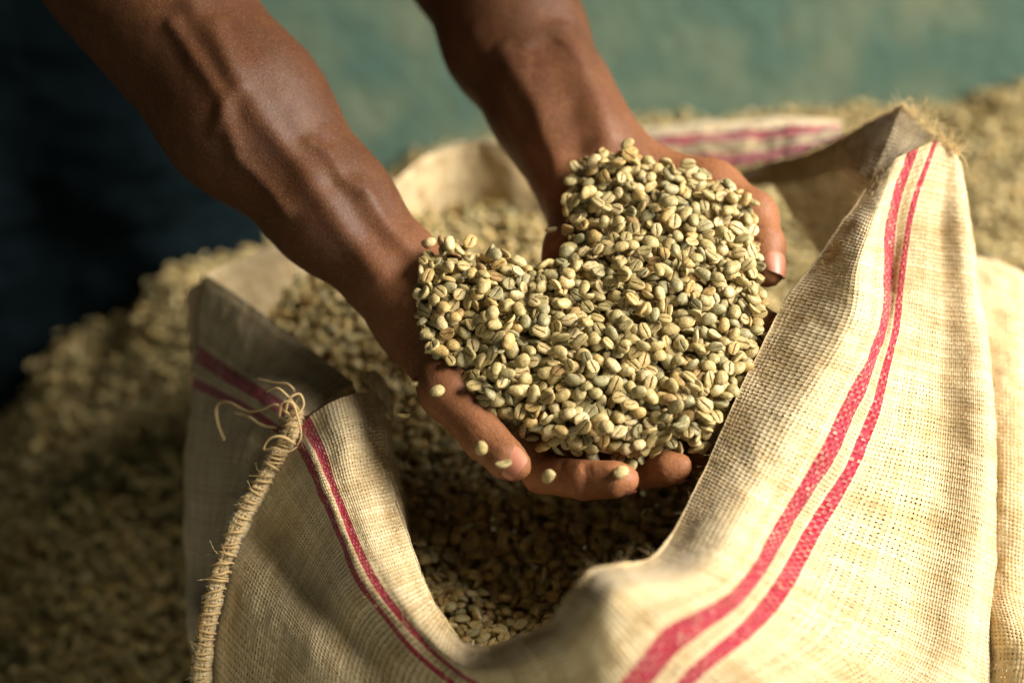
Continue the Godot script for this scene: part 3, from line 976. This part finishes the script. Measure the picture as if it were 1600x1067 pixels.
	var loose := [
		[Vector3(-0.1189, 0.4559, 0.0108), Vector3(-0.1267, 0.4586, 0.0058), Vector3(-0.1362, 0.4495, 0.0005), Vector3(-0.1479, 0.4376, -0.0103), Vector3(-0.1617, 0.4293, -0.0258), Vector3(-0.1705, 0.4206, -0.0314), Vector3(-0.1705, 0.4108, -0.0266), Vector3(-0.1661, 0.4058, -0.0180)],
		[Vector3(-0.1144, 0.4565, 0.0076), Vector3(-0.1206, 0.4621, 0.0025), Vector3(-0.1264, 0.4638, -0.0016), Vector3(-0.1331, 0.4581, -0.0046)],
		[Vector3(-0.1148, 0.4472, 0.0241), Vector3(-0.1219, 0.4516, 0.0228), Vector3(-0.1290, 0.4492, 0.0223), Vector3(-0.1325, 0.4422, 0.0232), Vector3(-0.1263, 0.4457, 0.0255), Vector3(-0.1192, 0.4456, 0.0282), Vector3(-0.1137, 0.4476, 0.0264)],
		[Vector3(-0.1209, 0.4580, 0.0090), Vector3(-0.1182, 0.4653, 0.0077), Vector3(-0.1127, 0.4669, 0.0064), Vector3(-0.1107, 0.4623, 0.0105), Vector3(-0.1151, 0.4592, 0.0160), Vector3(-0.1202, 0.4547, 0.0173)],
		[Vector3(-0.1247, 0.4540, 0.0099), Vector3(-0.1222, 0.4633, 0.0096), Vector3(-0.1164, 0.4647, 0.0110), Vector3(-0.1137, 0.4597, 0.0155), Vector3(-0.1117, 0.4522, 0.0223), Vector3(-0.1148, 0.4457, 0.0255)],
		[Vector3(-0.1272, 0.4451, 0.0098), Vector3(-0.1366, 0.4418, 0.0047), Vector3(-0.1464, 0.4383, -0.0056), Vector3(-0.1556, 0.4323, -0.0136)],
		[Vector3(-0.1168, 0.4628, -0.0007), Vector3(-0.1216, 0.4626, -0.0059), Vector3(-0.1297, 0.4589, -0.0107), Vector3(-0.1408, 0.4508, -0.0222)]]
	for p in loose:
		var st := start()
		tube(st, p, 0.0008, p.size() * 7, 7, 0.4)
		obj("loose_yarn", st.commit(), yarn, root)

	# fine fibres that stand off the cloth: nobody could count them
	var st := start()
	var spots := []
	for i in front.size() - 1:
		for k in 70:
			var t := i + rng.randf()
			var a := []
			var b := []
			for c in front:
				a.append(c[0])
				b.append(c[1])
			spots.append([curve_at(a, t).lerp(curve_at(b, t), pow(rng.randf(), 2.0) * 0.9), 0.0065])
	for i in front.size() - 1:
		for k in 90:
			var j := rng.randi() % 5
			var p := (front[i][j] as Vector3).lerp(front[i + 1][j], rng.randf()).lerp((front[i][j + 1] as Vector3).lerp(front[i + 1][j + 1], rng.randf()), rng.randf())
			spots.append([p, 0.0045])
	for k in 150:
		spots.append([Vector3(0.2313, 0.5389, -0.1648).lerp(Vector3(0.2365, 0.5518, -0.1091), rng.randf()), 0.011, 1])
		spots.append([Vector3(0.2159, 0.4842, -0.2165).lerp(Vector3(0.2313, 0.5389, -0.1648), rng.randf()), 0.007, 1])
		spots.append([Vector3(0.2355, 0.5529, -0.1088).lerp(Vector3(0.2503, 0.5416, -0.1093), rng.randf()), 0.009, 1])
		spots.append([curve_at(seam, rng.randf() * 9.0) + towards * 0.002, 0.008, 1])
		spots.append([Vector3(-0.0858, 0.4491, -0.0261).lerp(Vector3(-0.0650, 0.4396, -0.0014), rng.randf()), 0.008, 1])
	for s in spots:
		var p: Vector3 = s[0]
		var d := Vector3(rng.randfn(), rng.randfn() + 0.6, rng.randfn()).normalized()
		var e := Vector3(rng.randfn(), rng.randfn(), rng.randfn()).normalized()
		var l: float = s[1] * rng.randf_range(0.35, 1.3)
		tube(st, [p - d * 0.002, p + d * l * 0.3, p + d * l * 0.6 + e * l * 0.25, p + d * l * 0.75 + e * l * 0.7], 0.00007 if s.size() < 3 else 0.00013, 6, 3, 0.5)
	var fz := obj("loose_fibres", st.commit(), fuzz, root)
	fz.set_meta("kind", "stuff")
	return rim

func person(skin: Material, nail_mat: Material) -> void:
	var root := Node3D.new()
	root.name = numbered("person")
	add_child(root)
	tag(root, "person with bare dark-skinned forearms cupping both hands full of coffee beans", "person")
	# photo-left arm and hand: bones are [from, radius, to, radius, blend, paleness]
	var hand_a := [
		[Vector3(-0.2313, 0.6021, -0.2217), 0.052, Vector3(-0.1511, 0.5505, -0.1349), 0.045, 0.02, 0.0],
		[Vector3(-0.1511, 0.5505, -0.1349), 0.045, Vector3(-0.1006, 0.5164, -0.0907), 0.0325, 0.02, 0.0],
		[Vector3(-0.1006, 0.5164, -0.0907), 0.0325, Vector3(-0.0621, 0.4927, -0.0586), 0.0245, 0.02, 0.06],
		[Vector3(-0.0621, 0.4927, -0.0586), 0.0245, Vector3(-0.0450, 0.4804, -0.0381), 0.0235, 0.02, 0.15],
		# palm
		[Vector3(-0.0453, 0.4771, -0.0419), 0.022, Vector3(-0.0033, 0.4668, 0.0225), 0.014, 0.018, 0.75],
		[Vector3(-0.0425, 0.4797, -0.0442), 0.022, Vector3(0.0129, 0.4661, 0.0076), 0.014, 0.018, 0.8],
		[Vector3(-0.0389, 0.4823, -0.0466), 0.020, Vector3(0.0235, 0.4682, -0.0099), 0.013, 0.018, 0.8],
		[Vector3(-0.0389, 0.4850, -0.0490), 0.018, Vector3(0.0309, 0.4706, -0.0279), 0.012, 0.018, 0.8],
		# thumb
		[Vector3(-0.0489, 0.4836, -0.0343), 0.021, Vector3(-0.0327, 0.4852, 0.0233), 0.0135, 0.016, 0.3],
		[Vector3(-0.0327, 0.4852, 0.0233), 0.0135, Vector3(-0.0137, 0.4802, 0.0510), 0.0110, 0.008, 0.45],
		[Vector3(-0.0137, 0.4802, 0.0510), 0.0110, Vector3(-0.0031, 0.4791, 0.0638), 0.0100, 0.004, 0.45],
		[Vector3(-0.0031, 0.4791, 0.0638), 0.0100, Vector3(0.0019, 0.4780, 0.0674), 0.0080, 0.003, 0.45],
		# fingers, forefinger first
		[Vector3(-0.0034, 0.4637, 0.0147), 0.012, Vector3(0.0151, 0.4523, 0.0487), 0.0108, 0.004, 0.75],
		[Vector3(0.0151, 0.4523, 0.0487), 0.0108, Vector3(0.0363, 0.4689, 0.0689), 0.0100, 0.002, 0.75],
		[Vector3(0.0363, 0.4689, 0.0689), 0.0100, Vector3(0.0504, 0.4757, 0.0746), 0.0090, 0.002, 0.75],
		[Vector3(0.0504, 0.4757, 0.0746), 0.0090, Vector3(0.0553, 0.4766, 0.0749), 0.0070, 0.002, 0.75],
		[Vector3(0.0130, 0.4631, -0.0004), 0.012, Vector3(0.0436, 0.4469, 0.0358), 0.0104, 0.004, 0.75],
		[Vector3(0.0436, 0.4469, 0.0358), 0.0104, Vector3(0.0674, 0.4602, 0.0541), 0.0096, 0.002, 0.75],
		[Vector3(0.0674, 0.4602, 0.0541), 0.0096, Vector3(0.0776, 0.4715, 0.0636), 0.0088, 0.002, 0.75],
		[Vector3(0.0776, 0.4715, 0.0636), 0.0088, Vector3(0.0826, 0.4741, 0.0647), 0.0068, 0.002, 0.75],
		[Vector3(0.0236, 0.4661, -0.0147), 0.012, Vector3(0.0599, 0.4453, 0.0181), 0.0100, 0.005, 0.7],
		[Vector3(0.0599, 0.4453, 0.0181), 0.0100, Vector3(0.0830, 0.4538, 0.0385), 0.0088, 0.002, 0.7],
		[Vector3(0.0830, 0.4538, 0.0385), 0.0088, Vector3(0.0942, 0.4638, 0.0488), 0.0074, 0.002, 0.7],
		[Vector3(0.0310, 0.4693, -0.0294), 0.011, Vector3(0.0662, 0.4508, -0.0031), 0.0090, 0.006, 0.7],
		[Vector3(0.0662, 0.4508, -0.0031), 0.0090, Vector3(0.0853, 0.4548, 0.0130), 0.0080, 0.003, 0.7],
		[Vector3(0.0853, 0.4548, 0.0130), 0.0080, Vector3(0.0943, 0.4599, 0.0204), 0.0070, 0.003, 0.7]]
	var veins_a := [
		[[Vector3(-0.1837, 0.6054, -0.1372), Vector3(-0.1543, 0.5850, -0.0986), Vector3(-0.1462, 0.5569, -0.0801), Vector3(-0.1230, 0.5366, -0.0618)], 0.0028, 0.0045],
		[[Vector3(-0.1758, 0.6058, -0.1510), Vector3(-0.1332, 0.5722, -0.0938), Vector3(-0.1127, 0.5544, -0.0778), Vector3(-0.0895, 0.5260, -0.0590), Vector3(-0.0688, 0.5081, -0.0429)], 0.0030, 0.006],
		[[Vector3(-0.1617, 0.5953, -0.1416), Vector3(-0.1462, 0.5849, -0.1053), Vector3(-0.1571, 0.5696, -0.0916)], 0.0022, 0.004],
		[[Vector3(-0.1109, 0.5565, -0.0931), Vector3(-0.1005, 0.5513, -0.0885), Vector3(-0.0936, 0.5410, -0.0792), Vector3(-0.0832, 0.5359, -0.0746)], 0.0018, 0.003],
		[[Vector3(-0.0970, 0.5384, -0.0769), Vector3(-0.0780, 0.5204, -0.0607), Vector3(-0.0589, 0.5075, -0.0491)], -0.0020, 0.006],
		[[Vector3(-0.0832, 0.5384, -0.0769), Vector3(-0.0654, 0.5260, -0.0590), Vector3(-0.0482, 0.5107, -0.0452)], 0.0022, 0.005],
		[[Vector3(-0.0181, 0.4867, 0.0606), Vector3(-0.0110, 0.4891, 0.0525)], -0.0007, 0.0012], [[Vector3(-0.0150, 0.4859, 0.0633), Vector3(-0.0088, 0.4883, 0.0552)], -0.0006, 0.001],
		[[Vector3(-0.0075, 0.4853, 0.0652), Vector3(-0.0031, 0.4867, 0.0606)], -0.0005, 0.0008],
		[[Vector3(0.0341, 0.4706, 0.0819), Vector3(0.0348, 0.4792, 0.0789), Vector3(0.0366, 0.4786, 0.0684)], -0.0016, 0.0012], [[Vector3(0.0645, 0.4633, 0.0681), Vector3(0.0655, 0.4690, 0.0626), Vector3(0.0674, 0.4700, 0.0536)], -0.0014, 0.0012], [[Vector3(0.0227, 0.4638, 0.0727), Vector3(0.0239, 0.4709, 0.0686), Vector3(0.0254, 0.4715, 0.0606)], -0.0012, 0.0012],
		[[Vector3(-0.0352, 0.4878, 0.0388), Vector3(-0.0258, 0.4900, 0.0318)], -0.0007, 0.0018]]
	var hand_b := [
		[Vector3(-0.06, 0.605, -0.39), 0.048, Vector3(-0.0246, 0.5681, -0.3122), 0.047, 0.02, 0.0],
		[Vector3(-0.0246, 0.5681, -0.3122), 0.048, Vector3(0.0020, 0.5412, -0.2408), 0.0425, 0.02, 0.0],
		[Vector3(0.0020, 0.5412, -0.2408), 0.0425, Vector3(0.0259, 0.5239, -0.1849), 0.0355, 0.02, 0.0],
		[Vector3(0.0259, 0.5239, -0.1849), 0.0355, Vector3(0.0398, 0.5150, -0.1527), 0.0300, 0.02, 0.05],
		[Vector3(0.0480, 0.5262, -0.1668), 0.018, Vector3(0.0584, 0.5203, -0.1413), 0.0170, 0.012, 0.15],
		[Vector3(0.0398, 0.5150, -0.1527), 0.0300, Vector3(0.0476, 0.5031, -0.1366), 0.0270, 0.02, 0.15],
		[Vector3(0.0439, 0.5005, -0.1370), 0.024, Vector3(0.0347, 0.5030, -0.0660), 0.0150, 0.016, 0.6],
		[Vector3(0.0347, 0.5030, -0.0660), 0.0150, Vector3(0.0448, 0.4765, -0.0534), 0.0130, 0.016, 0.7],
		[Vector3(0.0480, 0.4976, -0.1411), 0.022, Vector3(0.0647, 0.4739, -0.0537), 0.0130, 0.018, 0.7],
		[Vector3(0.0521, 0.4973, -0.1449), 0.022, Vector3(0.0863, 0.4779, -0.0574), 0.0135, 0.018, 0.7],
		[Vector3(0.0576, 0.5005, -0.1437), 0.022, Vector3(0.1045, 0.4878, -0.0680), 0.0140, 0.018, 0.7],
		[Vector3(0.0607, 0.5091, -0.1379), 0.022, Vector3(0.1136, 0.5154, -0.1095), 0.0170, 0.018, 0.5],
		[Vector3(0.1136, 0.5154, -0.1095), 0.0170, Vector3(0.1343, 0.5161, -0.0852), 0.0135, 0.010, 0.6],
		[Vector3(0.1343, 0.5161, -0.0852), 0.0135, Vector3(0.1379, 0.5124, -0.0626), 0.0112, 0.006, 0.62],
		[Vector3(0.1379, 0.5124, -0.0626), 0.0112, Vector3(0.1379, 0.5086, -0.0451), 0.0088, 0.005, 0.62],
		[Vector3(0.1045, 0.4878, -0.0680), 0.0130, Vector3(0.1289, 0.4811, -0.0426), 0.0108, 0.006, 0.6],
		[Vector3(0.1289, 0.4811, -0.0426), 0.0108, Vector3(0.1363, 0.4884, -0.0210), 0.0096, 0.004, 0.6],
		[Vector3(0.1363, 0.4884, -0.0210), 0.0096, Vector3(0.1372, 0.4957, -0.0154), 0.0080, 0.004, 0.6],
		[Vector3(0.0863, 0.4779, -0.0574), 0.0130, Vector3(0.1138, 0.4654, -0.0207), 0.0108, 0.006, 0.6],
		[Vector3(0.1138, 0.4654, -0.0207), 0.0108, Vector3(0.1221, 0.4741, 0.0061), 0.0096, 0.004, 0.6],
		[Vector3(0.1221, 0.4741, 0.0061), 0.0096, Vector3(0.1211, 0.4822, 0.0154), 0.0080, 0.004, 0.6],
		[Vector3(0.0647, 0.4739, -0.0537), 0.0120, Vector3(0.0980, 0.4504, -0.0236), 0.0104, 0.006, 0.6],
		[Vector3(0.0980, 0.4504, -0.0236), 0.0104, Vector3(0.1101, 0.4507, -0.0056), 0.0092, 0.004, 0.6],
		[Vector3(0.1101, 0.4507, -0.0056), 0.0092, Vector3(0.1134, 0.4552, 0.0062), 0.0078, 0.004, 0.6],
		[Vector3(0.0448, 0.4765, -0.0534), 0.0110, Vector3(0.0763, 0.4463, -0.0385), 0.0092, 0.006, 0.6],
		[Vector3(0.0763, 0.4463, -0.0385), 0.0092, Vector3(0.0878, 0.4422, -0.0219), 0.0082, 0.004, 0.6],
		[Vector3(0.0878, 0.4422, -0.0219), 0.0082, Vector3(0.0919, 0.4437, -0.0102), 0.0072, 0.004, 0.6]]
	var veins_b := [
		[[Vector3(0.0000, 0.5522, -0.1970), Vector3(0.0187, 0.5398, -0.1521), Vector3(0.0266, 0.5260, -0.1262), Vector3(0.0314, 0.5122, -0.1139)], 0.0030, 0.005],
		[[Vector3(0.0193, 0.5465, -0.1918), Vector3(0.0337, 0.5398, -0.1521), Vector3(0.0406, 0.5287, -0.1287)], -0.0030, 0.006],
		[[Vector3(0.0271, 0.5609, -0.2048), Vector3(0.0449, 0.5481, -0.1597), Vector3(0.0535, 0.5342, -0.1336)], 0.0026, 0.006],
		[[Vector3(-0.0157, 0.5559, -0.2138), Vector3(0.0000, 0.5402, -0.1727), Vector3(0.0151, 0.5231, -0.1439)], 0.0020, 0.006],
		[[Vector3(0.1310, 0.5206, -0.0559), Vector3(0.1430, 0.5203, -0.0551)], -0.0007, 0.0014], [[Vector3(0.1313, 0.5216, -0.0591), Vector3(0.1434, 0.5215, -0.0587)], -0.0006, 0.0012]]
	var st := ArrayMesh.new()
	# both arms belong to one body: one mesh
	st.add_surface_from_arrays(Mesh.PRIMITIVE_TRIANGLES, skin_mesh(hand_a, veins_a, 0.0026))
	st.add_surface_from_arrays(Mesh.PRIMITIVE_TRIANGLES, skin_mesh(hand_b, veins_b, 0.0026))
	# the rest of the body leans over the wall, above the picture
	var rest := [
		[Vector3(-0.2313, 0.6021, -0.2217), 0.050, Vector3(-0.40, 0.86, -0.42), 0.062, 0.03, 0.0],
		[Vector3(-0.06, 0.605, -0.39), 0.047, Vector3(-0.04, 0.89, -0.60), 0.062, 0.03, 0.0],
		[Vector3(-0.40, 0.86, -0.42), 0.066, Vector3(-0.30, 0.88, -0.50), 0.10, 0.06, 0.0],
		[Vector3(-0.04, 0.89, -0.60), 0.066, Vector3(-0.16, 0.89, -0.56), 0.10, 0.06, 0.0],
		[Vector3(-0.30, 0.86, -0.52), 0.11, Vector3(-0.50, 0.74, -0.62), 0.13, 0.08, 0.0],
		[Vector3(-0.18, 0.87, -0.57), 0.11, Vector3(-0.38, 0.74, -0.66), 0.13, 0.08, 0.0],
		[Vector3(-0.23, 0.93, -0.53), 0.065, Vector3(-0.17, 1.01, -0.40), 0.058, 0.04, 0.0],
		[Vector3(-0.17, 1.04, -0.40), 0.088, Vector3(-0.145, 1.03, -0.33), 0.080, 0.04, 0.0],
		[Vector3(-0.15, 0.96, -0.34), 0.060, Vector3(-0.125, 0.935, -0.29), 0.035, 0.04, 0.0],
		[Vector3(-0.125, 1.01, -0.26), 0.010, Vector3(-0.112, 0.98, -0.242), 0.014, 0.015, 0.0]]
	st.add_surface_from_arrays(Mesh.PRIMITIVE_TRIANGLES, skin_mesh(rest, [], 0.010))
	obj("body", st, skin, root)
	var shirt := []
	for k in [2, 3, 4, 5]:
		shirt.append([rest[k][0], rest[k][1] + 0.012, rest[k][2], rest[k][3] + 0.012, rest[k][4], 0.0])
	shirt.append([Vector3(-0.35, 0.79, -0.375), 0.070, Vector3(-0.40, 0.86, -0.42), 0.078, 0.03, 0.0])
	shirt.append([Vector3(-0.045, 0.81, -0.54), 0.070, Vector3(-0.04, 0.89, -0.60), 0.078, 0.03, 0.0])
	var made := flesh(shirt, 0.012)
	var garment := ArrayMesh.new()
	var arr := []
	arr.resize(Mesh.ARRAY_MAX)
	arr[Mesh.ARRAY_VERTEX] = made[0]
	arr[Mesh.ARRAY_INDEX] = made[1]
	arr[Mesh.ARRAY_NORMAL] = normals_of(made[0], made[1])
	garment.add_surface_from_arrays(Mesh.PRIMITIVE_TRIANGLES, arr)
	var near_black := StandardMaterial3D.new()
	near_black.albedo_color = Color(0.045, 0.075, 0.085)  # near-black, so that the added legs stand in for shade
	near_black.roughness = 1.0
	near_black.metallic_specular = 0.1
	obj("shirt", garment, near_black, root)
	var shade_legs := [  # legs added to darken the upper left, in place of shade there
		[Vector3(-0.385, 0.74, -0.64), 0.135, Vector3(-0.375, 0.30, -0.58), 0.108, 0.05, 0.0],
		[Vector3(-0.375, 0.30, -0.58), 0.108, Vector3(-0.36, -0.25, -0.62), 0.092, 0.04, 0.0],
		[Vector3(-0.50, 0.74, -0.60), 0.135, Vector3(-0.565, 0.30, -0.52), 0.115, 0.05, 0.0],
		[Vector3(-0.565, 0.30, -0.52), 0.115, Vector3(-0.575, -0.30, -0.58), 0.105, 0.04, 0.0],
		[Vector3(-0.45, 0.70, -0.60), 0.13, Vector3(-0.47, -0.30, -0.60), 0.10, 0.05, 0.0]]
	made = flesh(shade_legs, 0.010)
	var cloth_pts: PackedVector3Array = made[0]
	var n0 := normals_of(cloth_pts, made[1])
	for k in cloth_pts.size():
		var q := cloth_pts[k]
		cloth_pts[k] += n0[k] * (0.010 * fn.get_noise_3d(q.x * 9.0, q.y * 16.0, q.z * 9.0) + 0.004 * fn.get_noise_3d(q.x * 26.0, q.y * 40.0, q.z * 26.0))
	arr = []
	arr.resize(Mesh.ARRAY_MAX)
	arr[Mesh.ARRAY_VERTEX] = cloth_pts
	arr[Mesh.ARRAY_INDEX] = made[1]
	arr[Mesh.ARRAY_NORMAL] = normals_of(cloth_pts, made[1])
	var shade_leg_mesh := ArrayMesh.new()
	shade_leg_mesh.add_surface_from_arrays(Mesh.PRIMITIVE_TRIANGLES, arr)
	obj("added_dark_legs", shade_leg_mesh, near_black, root)
	nail(Vector3(0.0025, 0.4779, 0.0677), Vector3(0.0019, 0.4780, 0.0674) - Vector3(-0.0137, 0.4802, 0.0510), Vector3(-0.20, 0.72, 0.66), 0.0100, 0.0180, nail_mat, root)
	nail(Vector3(0.0553, 0.4766, 0.0749), Vector3(0.0553, 0.4766, 0.0749) - Vector3(0.0363, 0.4689, 0.0689), Vector3(0.30, -0.55, 0.75), 0.0085, 0.0125, nail_mat, root)
	nail(Vector3(0.0826, 0.4741, 0.0647), Vector3(0.0826, 0.4741, 0.0647) - Vector3(0.0674, 0.4602, 0.0541), Vector3(0.25, -0.7, 0.6), 0.0083, 0.0115, nail_mat, root)
	nail(Vector3(0.1381, 0.5082, -0.0439), Vector3(0.1379, 0.5086, -0.0451) - Vector3(0.1379, 0.5124, -0.0626), Vector3(0.6, 0.75, 0.2), 0.0098, 0.0150, nail_mat, root)

func heaps(rim: Array) -> void:
	var size := Vector3(0.0039, 0.0016, 0.0030)
	# --- the heap in the hands
	var outline := PackedVector2Array()
	for p: Vector3 in [Vector3(0.0379, 0.5340, -0.1104), Vector3(0.0577, 0.5343, -0.1113), Vector3(0.0860, 0.5313, -0.1017), Vector3(0.1176, 0.5292, -0.0948), Vector3(0.1310, 0.5242, -0.0788), Vector3(0.1311, 0.5160, -0.0523), Vector3(0.1318, 0.5081, -0.0268), Vector3(0.1248, 0.4971, 0.0087), Vector3(0.1128, 0.4900, 0.0318), Vector3(0.0948, 0.4827, 0.0551), Vector3(0.0812, 0.4813, 0.0598), Vector3(0.0628, 0.4805, 0.0625), Vector3(0.0440, 0.4807, 0.0618), Vector3(0.0205, 0.4821, 0.0571), Vector3(0.0032, 0.4857, 0.0456), Vector3(-0.0160, 0.4878, 0.0388), Vector3(-0.0285, 0.4921, 0.0248), Vector3(-0.0419, 0.4960, 0.0123), Vector3(-0.0484, 0.5034, -0.0116), Vector3(-0.0502, 0.5093, -0.0306), Vector3(-0.0463, 0.5139, -0.0455), Vector3(-0.0327, 0.5152, -0.0495), Vector3(-0.0137, 0.5142, -0.0463), Vector3(0.0068, 0.5123, -0.0404), Vector3(0.0232, 0.5120, -0.0392), Vector3(0.0303, 0.5154, -0.0503), Vector3(0.0295, 0.5236, -0.0767), Vector3(0.0329, 0.5301, -0.0978)]:
		outline.append(Vector2(p.x, p.z))
	var bed := Bed.new(-0.09, -0.17, 0.19, 0.11, 0.001)
	for iz in bed.nz:
		for ix in bed.nx:
			var q := Vector2(bed.x0 + ix * bed.c, bed.z0 + iz * bed.c)
			if not inside(outline, q): continue
			var d := edge_distance(outline, q)
			var base := 0.4775 - 0.31 * (q.y - 0.072)
			var top := base + 0.015 * (1.0 - exp(-d / 0.030)) + 0.004 * fn.get_noise_2d(q.x * 30.0, q.y * 30.0)
			bed.goal[iz * bed.nx + ix] = top
			bed.low[iz * bed.nx + ix] = top - 0.010
	bed.rain(3600, 5, rng, size)
	var seen := PackedInt32Array()
	seen.resize(bed.beans.size())
	for k in bed.own:
		if k >= 0: seen[k] += 1
	var order := range(bed.beans.size())
	order.sort_custom(func(a, b): return seen[a] > seen[b])
	var says := ["HUE coffee bean, rounded side up, in the heap in the cupped hands", "HUE coffee bean, creased flat side up, in the heap in the cupped hands", "HUE coffee bean standing on its edge in the heap in the cupped hands"]
	var sets := ["HUE rounded-side-up beans in the cupped hands", "HUE crease-up beans in the cupped hands", "HUE beans on edge in the cupped hands"]
	var rest := []
	for n in order.size():
		var k: int = order[n]
		if n < 285:
			one_bean(bed.beans[k], k, says[bed.face[k]], sets[bed.face[k]])
		else:
			rest.append(bed.beans[k])
	scatter("coffee_beans", rest, "more green coffee beans between and below those in the cupped hands")
	# --- single beans that fall from the hands or lie loose on them
	var single := [
		[Vector3(-0.0490, 0.4897, 0.0208), Vector3(2.6, 1.2, 0.4), "pale bean falling just left of the thumb's base"],
		[Vector3(-0.0371, 0.4993, 0.0373), Vector3(0.2, 0.4, 0.1), "single bean resting on the base of the thumb"],
		[Vector3(-0.0553, 0.4745, 0.0278), Vector3(2.9, 1.0, 0.6), "bean falling by the torn sack corner, left of the hands"],
		[Vector3(-0.0145, 0.5012, 0.0777), Vector3(0.1, 1.45, 1.2), "bean dropping past the thumb, above the thumbnail"],
		[Vector3(-0.0041, 0.5033, 0.0893), Vector3(2.7, 0.5, 0.1), "bean falling in front of the thumbnail"],
		[Vector3(0.0172, 0.4916, 0.0864), Vector3(0.4, 1.0, 1.3), "bean dropping between thumb and forefinger"],
		[Vector3(0.0521, 0.4854, 0.0787), Vector3(0.2, 0.6, 0.2), "single bean lying on the forefinger's tip"],
		[Vector3(0.0656, 0.4596, 0.0614), Vector3(2.4, 0.2, 0.5), "bean falling between the two foremost fingertips"],
		[Vector3(0.0703, 0.4327, 0.0586), Vector3(2.8, 1.3, 0.3), "bean falling below the fingertips, over the dark beans in the sack"],
		[Vector3(-0.0446, 0.5193, -0.0570), Vector3(0.2, 0.3, 0.2), "bean lying alone on the wrist of the nearer arm, topmost there"],
		[Vector3(-0.0455, 0.5146, -0.0501), Vector3(0.3, 2.2, 1.2), "bean on the nearer wrist just above the heap"],
		[Vector3(0.0218, 0.5177, -0.0717), Vector3(2.4, 0.8, 0.4), "bean clinging to the heel of the farther hand"]
		]
	for k in single.size():
		var s: Array = single[k]
		one_bean(Transform3D(Basis.from_euler(s[1]), s[0]), k, s[2])
	# --- the beans in the sack
	var mouth := PackedVector2Array()
	for p: Vector3 in rim: mouth.append(Vector2(p.x, p.z))
	bed = Bed.new(-0.36, -0.50, 0.36, 0.22, 0.0015)
	for iz in bed.nz:
		for ix in bed.nx:
			var q := Vector2(bed.x0 + ix * bed.c, bed.z0 + iz * bed.c)
			if not inside(mouth, q): continue
			var top := lay_of(FILL, q.x, q.y) + 0.008 * fn.get_noise_2d(q.x * 18.0, q.y * 18.0)
			bed.goal[iz * bed.nx + ix] = top
			bed.low[iz * bed.nx + ix] = top - 0.009
	bed.rain(12500, 2, rng, size)
	scatter("coffee_beans", bed.beans, "green coffee beans filling the sack below the hands")
	var st := start()
	st.set_smooth_group(0)
	# --- the heap round the sack
	bed = Bed.new(-1.0, -0.75, 0.95, 0.22, 0.002)
	for iz in bed.nz:
		for ix in bed.nx:
			var q := Vector2(bed.x0 + ix * bed.c, bed.z0 + iz * bed.c)
			if inside(mouth, q): continue
			var top := lay_of(HEAP, q.x, q.y)
			# only what the camera's side of the sack can show
			var w := Vector3(q.x, top, q.y) - Vector3(0, 0.94, 0.49)
			var dep := -0.669 * w.y - 0.743 * w.z
			if absf(q.x) > dep * 0.46: continue
			top += 0.007 * fn.get_noise_2d(q.x * 14.0, q.y * 14.0) + 0.003 * fn.get_noise_2d(q.x * 45.0, q.y * 45.0)
			bed.goal[iz * bed.nx + ix] = top
			bed.low[iz * bed.nx + ix] = top - 0.007
	bed.rain(50000, 1, rng, size, 0.5)
	scatter("coffee_beans", bed.beans, "wide heap of green coffee beans round the sack, up to the wall")
